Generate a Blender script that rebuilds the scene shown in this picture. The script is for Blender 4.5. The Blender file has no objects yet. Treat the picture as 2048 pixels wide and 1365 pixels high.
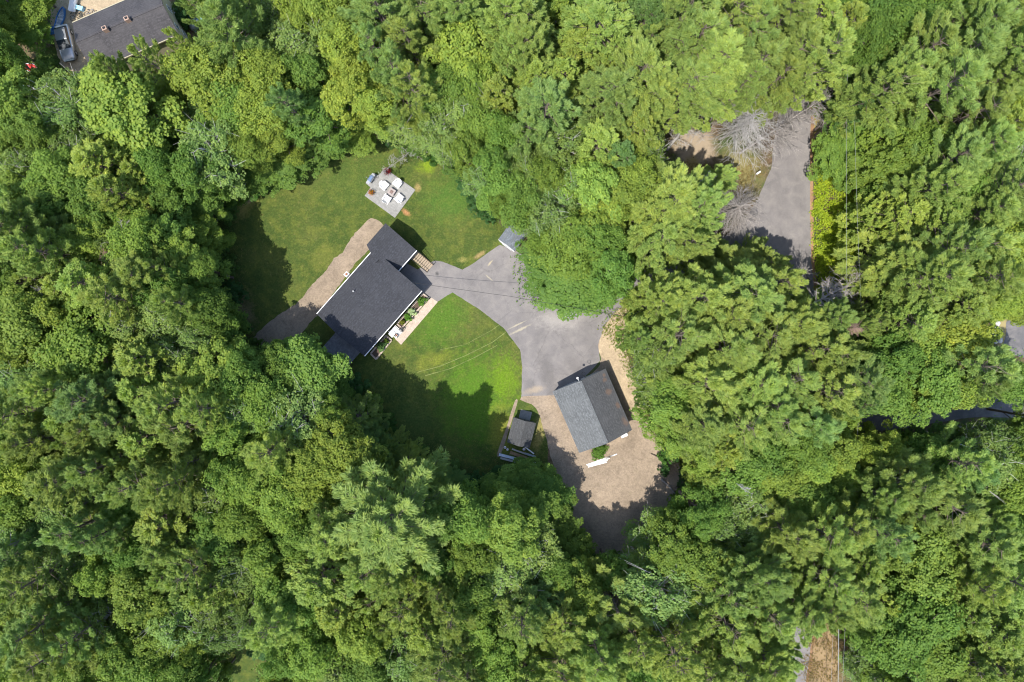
import bpy, math, random
import numpy as np
from mathutils import Vector, Matrix, noise

# ------------------------------------------------------------------ camera, sky, sun, exposure
CAMH = 88.7
GPX = 0.065                      # metres on the ground per photo pixel (2048 wide)
sc = bpy.context.scene
col = sc.collection
cam_d = bpy.data.cameras.new("camera"); cam = bpy.data.objects.new("camera", cam_d); col.objects.link(cam)
cam.location = (0, 0, CAMH); cam.rotation_euler = (0, 0, 0)
cam_d.sensor_width = 36; cam_d.lens = 18 / (1024 * GPX / CAMH); cam_d.clip_start = 0.5; cam_d.clip_end = 5000
sc.camera = cam
SUN_EL = math.radians(64); HX, HY = 0.62, 0.785
S = Vector((-HX * math.cos(SUN_EL), -HY * math.cos(SUN_EL), math.sin(SUN_EL))).normalized()
w = bpy.data.worlds.new("World"); sc.world = w; w.use_nodes = True
nt = w.node_tree; bg = nt.nodes['Background']
sky = nt.nodes.new('ShaderNodeTexSky'); sky.sky_type = 'NISHITA'; sky.sun_disc = False
sky.sun_elevation = SUN_EL; sky.sun_rotation = math.atan2(S.x, S.y)
nt.links.new(sky.outputs[0], bg.inputs[0]); bg.inputs[1].default_value = 0.15
sd = bpy.data.lights.new("sun", 'SUN'); sd.energy = 3.15; sd.angle = math.radians(0.5); sd.color = (1, 0.95, 0.87)
sun = bpy.data.objects.new("sun", sd); col.objects.link(sun)
sun.rotation_euler = S.to_track_quat('Z', 'Y').to_euler(); sun.location = (0, 0, 60)
sc.view_settings.view_transform = 'Standard'; sc.view_settings.look = 'None'
sc.view_settings.exposure = 1.0; sc.view_settings.gamma = 1
sc.cycles.filter_width = 1.1; sc.cycles.max_bounces = 6; sc.cycles.diffuse_bounces = 4; sc.cycles.transmission_bounces = 4
sc.cycles.transparent_max_bounces = 4

R = random.Random(7); NR = np.random.default_rng(7)

def P(px, py, h=0.0):
    """photo pixel seen at height h -> world point"""
    k = GPX * (CAMH - h) / CAMH
    return Vector(((px - 1024) * k, (682.5 - py) * k, h))

# ------------------------------------------------------------------ object helpers
def tag(o, label=None, cat=None, group=None, kind=None):
    if label: o['label'] = label
    if cat: o['category'] = cat
    if group: o['group'] = group
    if kind: o['kind'] = kind
    return o

def thing(name, label, cat, loc=(0, 0, 0), rz=0.0, group=None):
    o = bpy.data.objects.new(name, None); col.objects.link(o)
    o.location = loc; o.rotation_euler = (0, 0, rz); o.empty_display_size = 0.3
    return tag(o, label, cat, group)

class MB:
    def __init__(s): s.v = []; s.f = []; s.m = []
    def add(s, vs, fs, mi=0):
        n = len(s.v); s.v += [tuple(v) for v in vs]; s.f += [tuple(i + n for i in f) for f in fs]; s.m += [mi] * len(fs)
        return s
    def box(s, x0, x1, y0, y1, z0, z1, mi=0, M=None):
        vs = [Vector((x, y, z)) for z in (z0, z1) for y in (y0, y1) for x in (x0, x1)]
        if M is not None: vs = [M @ v for v in vs]
        return s.add(vs, [(0, 2, 3, 1), (4, 5, 7, 6), (0, 1, 5, 4), (2, 6, 7, 3), (0, 4, 6, 2), (1, 3, 7, 5)], mi)
    def prism(s, pts, z0, z1, mi=0):
        n = len(pts)
        vs = [(p[0], p[1], z0) for p in pts] + [(p[0], p[1], z1) for p in pts]
        return s.add(vs, [tuple(range(n))[::-1], tuple(range(n, 2 * n))] + [(i, (i + 1) % n, n + (i + 1) % n, n + i) for i in range(n)], mi)
    def tube(s, pts, rad, sides=6, mi=0, cap=True):
        pts = [Vector(p) for p in pts]
        if not hasattr(rad, '__len__'): rad = [rad] * len(pts)
        vs = []; fs = []
        for i, p in enumerate(pts):
            d = (pts[min(i + 1, len(pts) - 1)] - pts[max(i - 1, 0)])
            if d.length < 1e-6: d = Vector((0, 0, 1))
            d.normalize()
            a = d.cross(Vector((0, 0, 1)) if abs(d.z) < .9 else Vector((1, 0, 0))).normalized(); b = d.cross(a)
            for k in range(sides):
                t = 2 * math.pi * k / sides
                vs.append(p + (a * math.cos(t) + b * math.sin(t)) * rad[i])
        for i in range(len(pts) - 1):
            for k in range(sides):
                k2 = (k + 1) % sides
                fs.append((i * sides + k, i * sides + k2, (i + 1) * sides + k2, (i + 1) * sides + k))
        if cap:
            fs.append(tuple(range(sides))[::-1]); fs.append(tuple(range((len(pts) - 1) * sides, len(pts) * sides)))
        return s.add(vs, fs, mi)
    def lathe(s, prof, sides=16, c=(0, 0), mi=0):
        vs = []; fs = []
        for r, z in prof:
            for k in range(sides):
                t = 2 * math.pi * k / sides; vs.append((c[0] + r * math.cos(t), c[1] + r * math.sin(t), z))
        for i in range(len(prof) - 1):
            for k in range(sides):
                k2 = (k + 1) % sides
                fs.append((i * sides + k, i * sides + k2, (i + 1) * sides + k2, (i + 1) * sides + k))
        fs.append(tuple(range(sides))[::-1]); fs.append(tuple(range((len(prof) - 1) * sides, len(prof) * sides)))
        return s.add(vs, fs, mi)
    def ball(s, c, r, n=8, mi=0, sq=(1, 1, 1)):
        vs = []; fs = []
        for i in range(n + 1):
            t = math.pi * i / n
            for k in range(2 * n):
                p = math.pi * k / n
                vs.append((c[0] + r * sq[0] * math.sin(t) * math.cos(p), c[1] + r * sq[1] * math.sin(t) * math.sin(p), c[2] + r * sq[2] * math.cos(t)))
        m = 2 * n
        for i in range(n):
            for k in range(m):
                fs.append((i * m + k, (i + 1) * m + k, (i + 1) * m + (k + 1) % m, i * m + (k + 1) % m))
        return s.add(vs, fs, mi)
    def build(s, name, mats, parent=None, bevel=0.0, smooth=False):
        me = bpy.data.meshes.new(name); me.from_pydata(s.v, [], s.f)
        if not isinstance(mats, (list, tuple)): mats = [mats]
        for m in mats: me.materials.append(m)
        if len(mats) > 1: me.polygons.foreach_set('material_index', s.m)
        if smooth: me.polygons.foreach_set('use_smooth', [True] * len(s.f))
        me.update()
        o = bpy.data.objects.new(name, me); col.objects.link(o)
        if parent is not None: o.parent = parent
        if bevel:
            b = o.modifiers.new("bevel", 'BEVEL'); b.width = bevel; b.segments = 2; b.limit_method = 'ANGLE'
        return o

# ------------------------------------------------------------------ materials
def new_mat(name):
    m = bpy.data.materials.new(name); m.use_nodes = True
    t = m.node_tree; return m, t, t.nodes['Principled BSDF'], t.nodes.new('ShaderNodeTexCoord')
def N(t, typ, **kw):
    n = t.nodes.new(typ)
    for k, v in kw.items(): setattr(n, k, v)
    return n
def noise_n(t, vec, scale, detail=6, rough=.6, dist=0.0):
    n = N(t, 'ShaderNodeTexNoise'); n.inputs['Scale'].default_value = scale; n.inputs['Detail'].default_value = detail
    n.inputs['Roughness'].default_value = rough; n.inputs['Distortion'].default_value = dist
    t.links.new(vec, n.inputs['Vector']); return n.outputs['Fac']
def ramp(t, fac, stops):
    r = N(t, 'ShaderNodeValToRGB'); e = r.color_ramp.elements
    while len(e) > 1: e.remove(e[-1])
    e[0].position = stops[0][0]; e[0].color = (*stops[0][1], 1) if hasattr(stops[0][1], '__len__') else (*([stops[0][1]] * 3), 1)
    for p, c in stops[1:]:
        x = e.new(p); x.color = (*c, 1) if hasattr(c, '__len__') else (c, c, c, 1)
    t.links.new(fac, r.inputs[0]); return r.outputs['Color']
def mix(t, fac, a, b, mode='MIX'):
    n = N(t, 'ShaderNodeMix', data_type='RGBA', blend_type=mode)
    for sock, v in ((n.inputs[0], fac), (n.inputs[6], a), (n.inputs[7], b)):
        if hasattr(v, 'is_linked') or hasattr(v, 'links'): t.links.new(v, sock)
        elif hasattr(v, '__len__'): sock.default_value = (*v[:3], 1)
        else: sock.default_value = v
    return n.outputs[2]
def bump(t, bs, h, strength=.3, dist=.02):
    b = N(t, 'ShaderNodeBump'); b.inputs['Strength'].default_value = strength; b.inputs['Distance'].default_value = dist
    t.links.new(h, b.inputs['Height']); t.links.new(b.outputs[0], bs.inputs['Normal'])
def blob(t, pos, x, y, rx, ry, ang=0, soft=.5, wob=.6):
    """mask of a worn patch with a ragged outline round a world point"""
    mp = N(t, 'ShaderNodeMapping', vector_type='TEXTURE')
    mp.inputs['Location'].default_value = (x, y, 0); mp.inputs['Rotation'].default_value = (0, 0, ang); mp.inputs['Scale'].default_value = (rx, ry, 1000)
    t.links.new(pos, mp.inputs['Vector'])
    ln = N(t, 'ShaderNodeVectorMath', operation='LENGTH'); t.links.new(mp.outputs[0], ln.inputs[0])
    nz = noise_n(t, pos, .9, 5, .65); nf = noise_n(t, pos, 3.5, 9, .85); av = N(t, 'ShaderNodeMath', operation='MULTIPLY_ADD'); t.links.new(nf, av.inputs[0]); av.inputs[1].default_value = 1.1; av.inputs[2].default_value = -.55; ad = N(t, 'ShaderNodeMath', operation='ADD'); t.links.new(nz, ad.inputs[0]); t.links.new(av.outputs[0], ad.inputs[1]); nz = ad.outputs[0]
    a = N(t, 'ShaderNodeMath', operation='MULTIPLY_ADD'); t.links.new(nz, a.inputs[0]); a.inputs[1].default_value = -wob * 2; a.inputs[2].default_value = 1 + wob
    b = N(t, 'ShaderNodeMath', operation='SUBTRACT'); t.links.new(a.outputs[0], b.inputs[0]); t.links.new(ln.outputs['Value'], b.inputs[1])
    c = N(t, 'ShaderNodeMath', operation='DIVIDE', use_clamp=True); t.links.new(b.outputs[0], c.inputs[0]); c.inputs[1].default_value = soft
    return c.outputs[0]
def scl(t, v, k):
    a = N(t, 'ShaderNodeMath', operation='MULTIPLY'); t.links.new(v, a.inputs[0]); a.inputs[1].default_value = k; return a.outputs[0]

def simple(name, c, rough=.7, var=.15, scale=3.0, metal=0.0, bumpk=0.0):
    m, t, b, tc = new_mat(name)
    f = noise_n(t, tc.outputs['Object'], scale, 5)
    lo = [x * (1 - var) for x in c]; hi = [min(1, x * (1 + var)) for x in c]
    t.links.new(ramp(t, f, [(.3, lo), (.7, hi)]), b.inputs['Base Color'])
    b.inputs['Roughness'].default_value = rough; b.inputs['Metallic'].default_value = metal
    if bumpk: bump(t, b, f, bumpk)
    return m

def leaf_material(name, streak):
    m, t, b, tc = new_mat(name)
    oi = N(t, 'ShaderNodeObjectInfo'); at = N(t, 'ShaderNodeAttribute', attribute_name='v')
    f = noise_n(t, tc.outputs['Object'], 1.1, 3, .6)
    var = ramp(t, at.outputs['Fac'], [(0, (.72, .80, .75)), (.45, (1, 1, 1)), (.85, (1.28, 1.18, .95)), (1, (1.75, 1.5, 1.25))])
    c = mix(t, 1.0, oi.outputs['Color'], var, 'MULTIPLY')
    c = mix(t, 1.0, c, ramp(t, f, [(.3, (.8, .86, .85)), (.7, (1.2, 1.12, 1.0))]), 'MULTIPLY')
    t.links.new(c, b.inputs['Base Color']); b.inputs['Roughness'].default_value = .55
    b.inputs['Specular IOR Level'].default_value = .3 if streak else .18
    tr = N(t, 'ShaderNodeBsdfTranslucent'); t.links.new(mix(t, 1.0, c, (1.25, 1.3, .55), 'MULTIPLY'), tr.inputs[0])
    ms = N(t, 'ShaderNodeMixShader'); ms.inputs[0].default_value = .36 if streak else .38
    t.links.new(b.outputs[0], ms.inputs[1]); t.links.new(tr.outputs[0], ms.inputs[2])
    t.links.new(ms.outputs[0], t.nodes['Material Output'].inputs[0])
    return m
LEAF = leaf_material("leaf", False); NEEDLE = leaf_material("needle", True)
BARK = simple("bark", (.16, .125, .10), .95, .4, 6); BIRCH = simple("pale_bark", (.42, .40, .37), .9, .35, 5)
DEADW = simple("weathered_wood", (.27, .245, .225), .95, .35, 4); DEADB = simple("brown_dead_wood", (.24, .16, .12), .95, .35, 4)
WHITE = simple("white_paint", (.78, .78, .78), .5, .05); WHITEP = simple("white_plastic", (.83, .83, .84), .4, .03)
BLACK = simple("black_metal", (.02, .02, .022), .45, .2); DARKG = simple("dark_grey_paint", (.06, .065, .075), .5, .15)
CONC = simple("concrete", (.5, .49, .47), .9, .1, 4); GALV = simple("galvanised", (.45, .47, .5), .4, .15, 5, .7)
GLASS = simple("window_glass", (.03, .04, .05), .08, .2); RED = simple("red_paint", (.5, .03, .03), .4, .15)
BLUE = simple("blue_paint", (.03, .16, .42), .4, .2); LBLUE = simple("light_blue_paint", (.25, .5, .68), .5, .15)
WOOD = simple("tan_wood", (.34, .27, .19), .8, .15, 8); PLY = simple("brown_plywood", (.28, .19, .11), .85, .2, 4)
RUBBER = simple("rubber", (.02, .02, .02), .9, .1); TERRA = simple("terracotta", (.35, .13, .06), .8, .2)
SOIL = simple("mulch_soil", (.10, .07, .05), .95, .5, 9, bumpk=.6); BEIGE = simple("tan_siding", (.42, .38, .26), .7, .1)
FIREB = simple("brown_firepit", (.20, .13, .11), .6, .2); SILVER = simple("silver_paint", (.42, .44, .47), .28, .04, 2, .5)
NAVY = simple("slate_blue_siding", (.09, .10, .13), .7, .15)

def shingle(name, c, c2, sx=(1, 1), patches=None):
    m, t, b, tc = new_mat(name)
    v = N(t, 'ShaderNodeTexVoronoi'); v.inputs['Scale'].default_value = 5.0
    mp = N(t, 'ShaderNodeMapping'); mp.inputs['Scale'].default_value = (1.1, 1.5, 1.5); t.links.new(tc.outputs['Object'], mp.inputs[0]); t.links.new(mp.outputs[0], v.inputs['Vector'])
    sep = N(t, 'ShaderNodeSeparateColor'); t.links.new(v.outputs['Color'], sep.inputs[0])
    f = noise_n(t, tc.outputs['Object'], .45, 5, .55)
    g = noise_n(t, tc.outputs['Object'], 14, 3, .7)
    a = ramp(t, sep.outputs[0], [(0, [x * .78 for x in c]), (.6, c), (1, [x * 1.4 for x in c])])
    a = mix(t, ramp(t, f, [(.4, 0.0), (.72, .8)]), a, c2)
    a = mix(t, .5, a, ramp(t, g, [(.3, .6), (.7, 1.4)]), 'MULTIPLY')
    w_ = N(t, 'ShaderNodeTexWave', wave_type='BANDS', bands_direction='Y'); w_.inputs['Scale'].default_value = 1.1; w_.inputs['Distortion'].default_value = .6
    t.links.new(tc.outputs['Object'], w_.inputs[0])
    a = mix(t, .12, a, w_.outputs['Color'], 'MULTIPLY')
    if patches:
        for (x, y, rx, ry) in patches:
            a = mix(t, scl(t, blob(t, tc.outputs['Object'], x, y, rx, ry, 0, .6, .9), .5), a, (.20, .12, .075))
    t.links.new(a, b.inputs['Base Color']); b.inputs['Roughness'].default_value = .88; bump(t, b, g, .4, .02)
    return m
SH_MAIN = shingle("charcoal_shingles", (.038, .040, .048), (.048, .050, .058))
SH_OLD = shingle("old_grey_shingles", (.055, .052, .056), (.085, .08, .083))
SH_SHED = shingle("grey_shed_shingles", (.065, .067, .069), (.09, .09, .09))
SH_BLUE = shingle("blue_grey_shingles", (.15, .17, .20), (.24, .26, .25))

# ---- ground materials (all in world coordinates)
def W(px, py): p = P(px, py); return p.x, p.y
def grass_mat():
    m, t, b, tc = new_mat("lawn_grass"); pos = N(t, 'ShaderNodeNewGeometry').outputs['Position']
    big = noise_n(t, pos, .16, 5, .55); mid = noise_n(t, pos, .8, 6, .65); fine = noise_n(t, pos, 4, 9, .85)
    a = ramp(t, big, [(.3, (.041, .070, .015)), (.5, (.060, .090, .019)), (.7, (.092, .110, .027))])
    a = mix(t, ramp(t, mid, [(.45, 0.0), (.7, .6)]), a, (.15, .165, .03))
    for (x, y, rx, ry, an, k, c) in [
        (950, 800, 95, 130, 0, .8, (.075, .165, .012)), (1010, 760, 40, 60, 0, .7, (.13, .22, .012)), (855, 332, 26, 18, .3, .9, (.17, .25, .015)), (880, 640, 60, 90, -.7, .6, (.07, .16, .014)),
        (650, 515, 42, 28, .6, .5, (.16, .17, .035)), (900, 400, 70, 60, 0, .6, (.06, .14, .02)), (480, 410, 45, 30, .5, .75, (.30, .25, .07)),
        (570, 355, 60, 16, .35, .7, (.26, .23, .06)), (750, 268, 22, 12, 0, .95, (.36, .26, .13)), (500, 400, 22, 8, .5, .8, (.45, .33, .17)),
        (660, 300, 60, 10, .45, .6, (.28, .22, .06)), (812, 425, 7, 12, .8, .9, (.40, .20, .09)), (835, 375, 8, 12, 0, .7, (.33, .24, .1)),
        (700, 350, 120, 80, 0, .35, (.08, .13, .025)), (820, 850, 60, 60, 0, .6, (.07, .11, .025)), (870, 720, 50, 20, .3, .5, (.2, .22, .03)),
        (955, 585, 12, 34, .9, .8, (.33, .24, .1)), (925, 520, 14, 8, 0, .6, (.3, .27, .08)), (960, 510, 16, 6, .6, .7, (.36, .25, .11)),
        (1050, 740, 8, 60, 0, .8, (.22, .2, .05)), (475, 640, 40, 80, 0, .9, (.22, .17, .09)), (1080, 860, 14, 60, -.2, .8, (.26, .22, .08)), (1000, 860, 30, 60, 0, .7, (.2, .2, .03))]:
        X, Y = W(x, y); a = mix(t, scl(t, blob(t, pos, X, Y, rx * GPX, ry * GPX, an, .7, .7), k), a, c)
    a = mix(t, ramp(t, noise_n(t, pos, 1.9, 9, .8), [(.54, 0.0), (.72, .65)]), a, (.23, .20, .07)); a = mix(t, .9, a, ramp(t, fine, [(.3, .45), (.5, 1.0), (.7, 1.7)]), 'MULTIPLY')
    t.links.new(a, b.inputs['Base Color']); b.inputs['Roughness'].default_value = .9; b.inputs['Specular IOR Level'].default_value = .15
    bump(t, b, fine, .7, .06); return m
def litter_mat():
    m, t, b, tc = new_mat("forest_litter"); pos = N(t, 'ShaderNodeNewGeometry').outputs['Position']
    mid = noise_n(t, pos, .25, 6, .6); fine = noise_n(t, pos, 3, 8, .75); f2 = noise_n(t, pos, .9, 4, .6)
    a = ramp(t, fine, [(.3, (.055, .035, .02)), (.5, (.12, .08, .045)), (.7, (.22, .15, .085))])
    a = mix(t, ramp(t, mid, [(.42, 0.0), (.6, .85)]), a, (.05, .09, .02)); a = mix(t, ramp(t, f2, [(.5, 0.0), (.7, .5)]), a, (.09, .13, .03))
    X, Y = W(1390, 290); a = mix(t, blob(t, pos, X, Y, 52 * GPX, 60 * GPX, 0, .5, .5), a, (.34, .27, .19))
    X, Y = W(1385, 345); a = mix(t, blob(t, pos, X, Y, 20 * GPX, 40 * GPX, 0, .6, .5), a, (.30, .24, .08))
    X, Y = W(1480, 340); a = mix(t, blob(t, pos, X, Y, 55 * GPX, 60 * GPX, 0, .6, .6), a, (.22, .19, .07))
    X, Y = W(1650, 1310); a = mix(t, blob(t, pos, X, Y, 45 * GPX, 95 * GPX, 0, .4, .3), a, (.30, .21, .11))
    X, Y = W(1740, 815); a = mix(t, blob(t, pos, X, Y, 40 * GPX, 12 * GPX, .1, .5, .5), a, (.30, .24, .08))
    X, Y = W(1640, 260); a = mix(t, blob(t, pos, X, Y, 34 * GPX, 80 * GPX, 0, .5, .7), a, (.30, .24, .07))
    X, Y = W(1700, 485); a = mix(t, blob(t, pos, X, Y, 18 * GPX, 22 * GPX, 0, .5, .5), a, (.42, .20, .09))
    X, Y = W(2005, 660); a = mix(t, blob(t, pos, X, Y, 22 * GPX, 50 * GPX, .2, .5, .5), a, (.33, .27, .12))
    X, Y = W(1400, 925); a = mix(t, blob(t, pos, X, Y, 40 * GPX, 25 * GPX, -.6, .5, .6), a, (.38, .25, .15))
    X, Y = W(1200, 1110); a = mix(t, blob(t, pos, X, Y, 90 * GPX, 70 * GPX, 0, .6, .6), a, (.27, .18, .11))
    t.links.new(a, b.inputs['Base Color']); b.inputs['Roughness'].default_value = .95; bump(t, b, fine, .8, .12); return m
def dirt_mat(name, c, green=.3, seed=0):
    m, t, b, tc = new_mat(name); pos = N(t, 'ShaderNodeNewGeometry').outputs['Position']
    big = noise_n(t, pos, .3, 6, .6, .5); fine = noise_n(t, pos, 4, 10, .9); mid = noise_n(t, pos, 1.4, 8, .8)
    a = ramp(t, big, [(.3, [x * .8 for x in c]), (.7, [x * 1.15 for x in c])])
    a = mix(t, ramp(t, mid, [(.56, 0.0), (.72, green)]), a, (.17, .17, .05))
    a = mix(t, .9, a, ramp(t, fine, [(.3, .5), (.5, 1.0), (.7, 1.5)]), 'MULTIPLY'); a = mix(t, .8, a, ramp(t, noise_n(t, pos, .8, 9, .75, 1.2), [(.35, .72), (.5, 1.0), (.65, 1.2)]), 'MULTIPLY')
    a = mix(t, ramp(t, noise_n(t, pos, 2.3, 8, .85), [(.27, .7), (.36, 0.0)]), a, [x * .4 for x in c])
    t.links.new(a, b.inputs['Base Color']); b.inputs['Roughness'].default_value = .95; bump(t, b, mid, .5, .08); return m
def asphalt_mat(name, c, scuff=True):
    m, t, b, tc = new_mat(name); pos = N(t, 'ShaderNodeNewGeometry').outputs['Position']
    big = noise_n(t, pos, .12, 6, .6, .8); fine = noise_n(t, pos, 9, 6, .8); mid = noise_n(t, pos, .7, 8, .65, .5)
    a = ramp(t, big, [(.3, [x * .82 for x in c]), (.7, [x * 1.1 for x in c])])
    a = mix(t, ramp(t, mid, [(.45, 0.0), (.75, .55)]), a, (.29, .265, .24)); a = mix(t, ramp(t, mid, [(.3, .7), (.44, 0.0)]), a, [x * .72 for x in c])
    if scuff:
        v = N(t, 'ShaderNodeTexVoronoi', feature='DISTANCE_TO_EDGE'); v.inputs['Scale'].default_value = .16; v.inputs['Randomness'].default_value = 1
        dn = noise_n(t, pos, 1.2, 5, .7); add = N(t, 'ShaderNodeVectorMath', operation='MULTIPLY_ADD'); t.links.new(dn, add.inputs[0]); add.inputs[1].default_value = (1.4, 1.4, 0); t.links.new(pos, add.inputs[2])
        t.links.new(add.outputs[0], v.inputs['Vector'])
        a = mix(t, ramp(t, v.outputs['Distance'], [(0, .45), (.006, 0.0)]), a, [x * .45 for x in c])
        for (x, y, rx, ry, an, k, cc) in [(1095, 748, 22, 60, .35, .6, [q * .6 for q in c]), (1150, 735, 18, 50, .4, .5, [q * .65 for q in c]),
            (1060, 775, 16, 22, 0, .6, [q * .7 for q in c]), (1070, 780, 26, 9, .2, .5, (.42, .33, .22)), (1120, 640, 60, 25, 0, .35, (.46, .43, .39)), (1040, 660, 30, 3, .45, .6, (.45, .40, .28)),
            (1035, 650, 26, 2, .45, .6, (.45, .40, .28)), (980, 527, 10, 2.5, .9, .7, (.45, .38, .24)), (978, 556, 12, 2, -.7, .6, (.42, .37, .26)), (874, 548, 5, 5, 0, .8, (.05, .05, .05)), (1180, 690, 20, 60, .3, .4, [q * .75 for q in c])]:
            X, Y = W(x, y); a = mix(t, scl(t, blob(t, pos, X, Y, rx * GPX, ry * GPX, an, .7, .7), k), a, cc)
    a = mix(t, .7, a, ramp(t, fine, [(.25, .75), (.5, 1.0), (.78, 1.25)]), 'MULTIPLY')
    t.links.new(a, b.inputs['Base Color']); b.inputs['Roughness'].default_value = .85; bump(t, b, fine, .3, .02); return m
def paver_mat(name, c, ang, sc_=3.0, mort=.6):
    m, t, b, tc = new_mat(name); pos = N(t, 'ShaderNodeNewGeometry').outputs['Position']
    mp = N(t, 'ShaderNodeMapping'); mp.inputs['Rotation'].default_value = (0, 0, -ang); t.links.new(pos, mp.inputs[0])
    br = N(t, 'ShaderNodeTexBrick'); br.inputs['Scale'].default_value = sc_; br.inputs['Mortar Size'].default_value = .012
    br.inputs['Color1'].default_value = (*[x * .9 for x in c], 1); br.inputs['Color2'].default_value = (*[x * 1.12 for x in c], 1); br.inputs['Mortar'].default_value = (*[x * mort for x in c], 1)
    t.links.new(mp.outputs[0], br.inputs[0]); f = noise_n(t, pos, 2.5, 6, .7)
    a = mix(t, .8, br.outputs['Color'], ramp(t, f, [(.3, .75), (.7, 1.2)]), 'MULTIPLY')
    t.links.new(a, b.inputs['Base Color']); b.inputs['Roughness'].default_value = .85; return m
GRASS = grass_mat(); LITTER = litter_mat(); YARD = dirt_mat("sandy_yard", (.275, .215, .155), .3); SAND = dirt_mat("pale_sand", (.40, .31, .20), .35)
ASPH = asphalt_mat("drive_asphalt", (.188, .174, .169)); ROADM = asphalt_mat("road_asphalt", (.19, .175, .17), False); DASPH = asphalt_mat("dark_asphalt", (.125, .12, .122), False)
PATIO = paver_mat("patio_slabs", (.27, .265, .25), math.radians(-35), 1.6, .78); WALK = paver_mat("brick_walk", (.48, .39, .31), math.radians(49), 3.5)
ORANGE = dirt_mat("pine_needle_edge", (.30, .18, .10), .2)

# ------------------------------------------------------------------ ground sheets
def ragged(pts, jit, step=.35, closed=True):
    out = []; n = len(pts)
    for i in range(n if closed else n - 1):
        a = Vector(pts[i][:2]); b = Vector(pts[(i + 1) % n][:2]); L = (b - a).length; k = max(1, int(L / step)); nrm = Vector((-(b - a).y, (b - a).x)) / max(L, 1e-6)
        for j in range(k):
            p = a.lerp(b, j / k)
            q = noise.fractal((p.x * .35, p.y * .35, 3.3), 1.0, 2.0, 4) + .7 * noise.noise((p.x * 2.1, p.y * 2.1, 8))
            out.append(p + nrm * q * jit * (1 if j else .5))
    return out
def smooth_poly(pts, n=4):
    out = []; m = len(pts)
    for i in range(m):
        p0, p1, p2, p3 = [Vector(pts[(i + k) % m][:2]) for k in (-1, 0, 1, 2)]
        for j in range(n):
            s_ = j / n; out.append(.5 * ((2 * p1) + (p2 - p0) * s_ + (2 * p0 - 5 * p1 + 4 * p2 - p3) * s_ ** 2 + (3 * p1 - p0 - 3 * p2 + p3) * s_ ** 3))
    return out
def sheet(name, pxs, z, mat, jit=.25, smooth=True, kind='structure', label=None):
    pts = [P(*p) for p in pxs]
    if smooth: pts = smooth_poly(pts)
    if jit: pts = ragged(pts, jit)
    b = MB(); b.add([(p.x, p.y, z) for p in pts], [tuple(range(len(pts)))]); o = b.build(name, mat)
    if o.data.polygons[0].normal.z < 0: o.data.flip_normals()
    return tag(o, label, kind=kind)

g = MB(); g.add([(-1500, -1500, 0), (1500, -1500, 0), (1500, 1500, 0), (-1500, 1500, 0)], [(0, 1, 2, 3)]); tag(g.build('ground', LITTER), kind='structure')
lawn_px = [(425, 450), (455, 415), (520, 372), (600, 332), (650, 298), (700, 283), (745, 258), (800, 270), (860, 292), (925, 350), (960, 400), (1000, 450), (1030, 500), (1040, 560), (1050, 640), (1062, 760), (1085, 830), (1095, 900), (1085, 950),
           (1040, 985), (960, 985), (860, 930), (790, 880), (730, 810), (680, 760), (600, 715), (540, 690), (480, 700), (445, 650), (430, 560)]
sheet('lawn', lawn_px, .004, GRASS, .35)
sheet('neighbour_lawn', [(440, 1300), (470, 1290), (515, 1285), (530, 1320), (525, 1400), (440, 1400)], .004, GRASS, .25)
sheet('side_lawn', [(60, 120), (110, 90), (160, 110), (150, 160), (90, 185), (40, 180), (20, 150)], .004, GRASS, .3)
sheet('neighbour_yard', [(90, -40), (300, -60), (300, 60), (200, 140), (130, 135), (110, 90), (100, 30)], .008, SAND, .3)
sheet('dirt_strip', [(742, 436), (762, 446), (768, 458), (745, 490), (700, 540), (650, 610), (610, 660), (575, 705), (555, 718), (505, 728), (490, 700), (530, 650), (585, 612), (640, 555), (690, 495), (722, 455)], .008, YARD, .30)
sheet('gravel_yard', [(1040, 800), (1062, 780), (1100, 788), (1150, 780), (1200, 730), (1195, 690), (1212, 655), (1235, 625), (1262, 605), (1280, 615), (1250, 660), (1250, 720), (1280, 790), (1300, 850), (1335, 890), (1360, 925), (1350, 985),
                      (1330, 1040), (1265, 1105), (1190, 1120), (1150, 1090), (1120, 1000), (1105, 920), (1085, 850), (1070, 815)], .012, YARD, .3)
sheet('sandy_bank', [(1204, 652), (1225, 625), (1250, 606), (1262, 618), (1246, 660), (1256, 710), (1274, 775), (1290, 825), (1280, 845), (1262, 825), (1235, 760), (1215, 725), (1198, 705)], .016, SAND, .25)
drive_px = [(845, 590), (815, 575), (795, 550), (815, 528), (835, 540), (868, 522), (885, 524), (925, 540), (950, 525), (1000, 490), (1030, 500), (1060, 520), (1150, 560), (1240, 560), (1290, 525), (1380, 505), (1440, 480), (1490, 440), (1515, 400), (1545, 330), (1550, 520), (1480, 540),
            (1400, 560), (1310, 585), (1262, 602), (1228, 626), (1208, 655), (1196, 690), (1200, 722), (1150, 775), (1110, 790), (1042, 794), (1045, 735), (1040, 700), (1010, 660), (960, 620), (905, 585), (875, 604)]
sheet('driveway', drive_px, .020, ASPH, .07, smooth=False)
road_px = [(1590, 120), (1618, 200), (1620, 330), (1622, 500), (1630, 620), (1640, 800), (1640, 1000), (1635, 1200), (1620, 1300), (1600, 1420), (1560, 1420), (1575, 1300), (1580, 1200), (1580, 1000), (1570, 800), (1560, 620), (1545, 500), (1543, 330), (1560, 200), (1560, 120)]
sheet('road_verge', [(1600, 120), (1626, 210), (1626, 330), (1629, 500), (1638, 620), (1648, 800), (1648, 1000), (1640, 1200), (1626, 1300), (1608, 1420), (1590, 1420), (1610, 1250), (1620, 1000), (1600, 600), (1600, 330), (1585, 120)], .010, ORANGE, .12)
sheet('road', road_px, .024, ROADM, .08)
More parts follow.
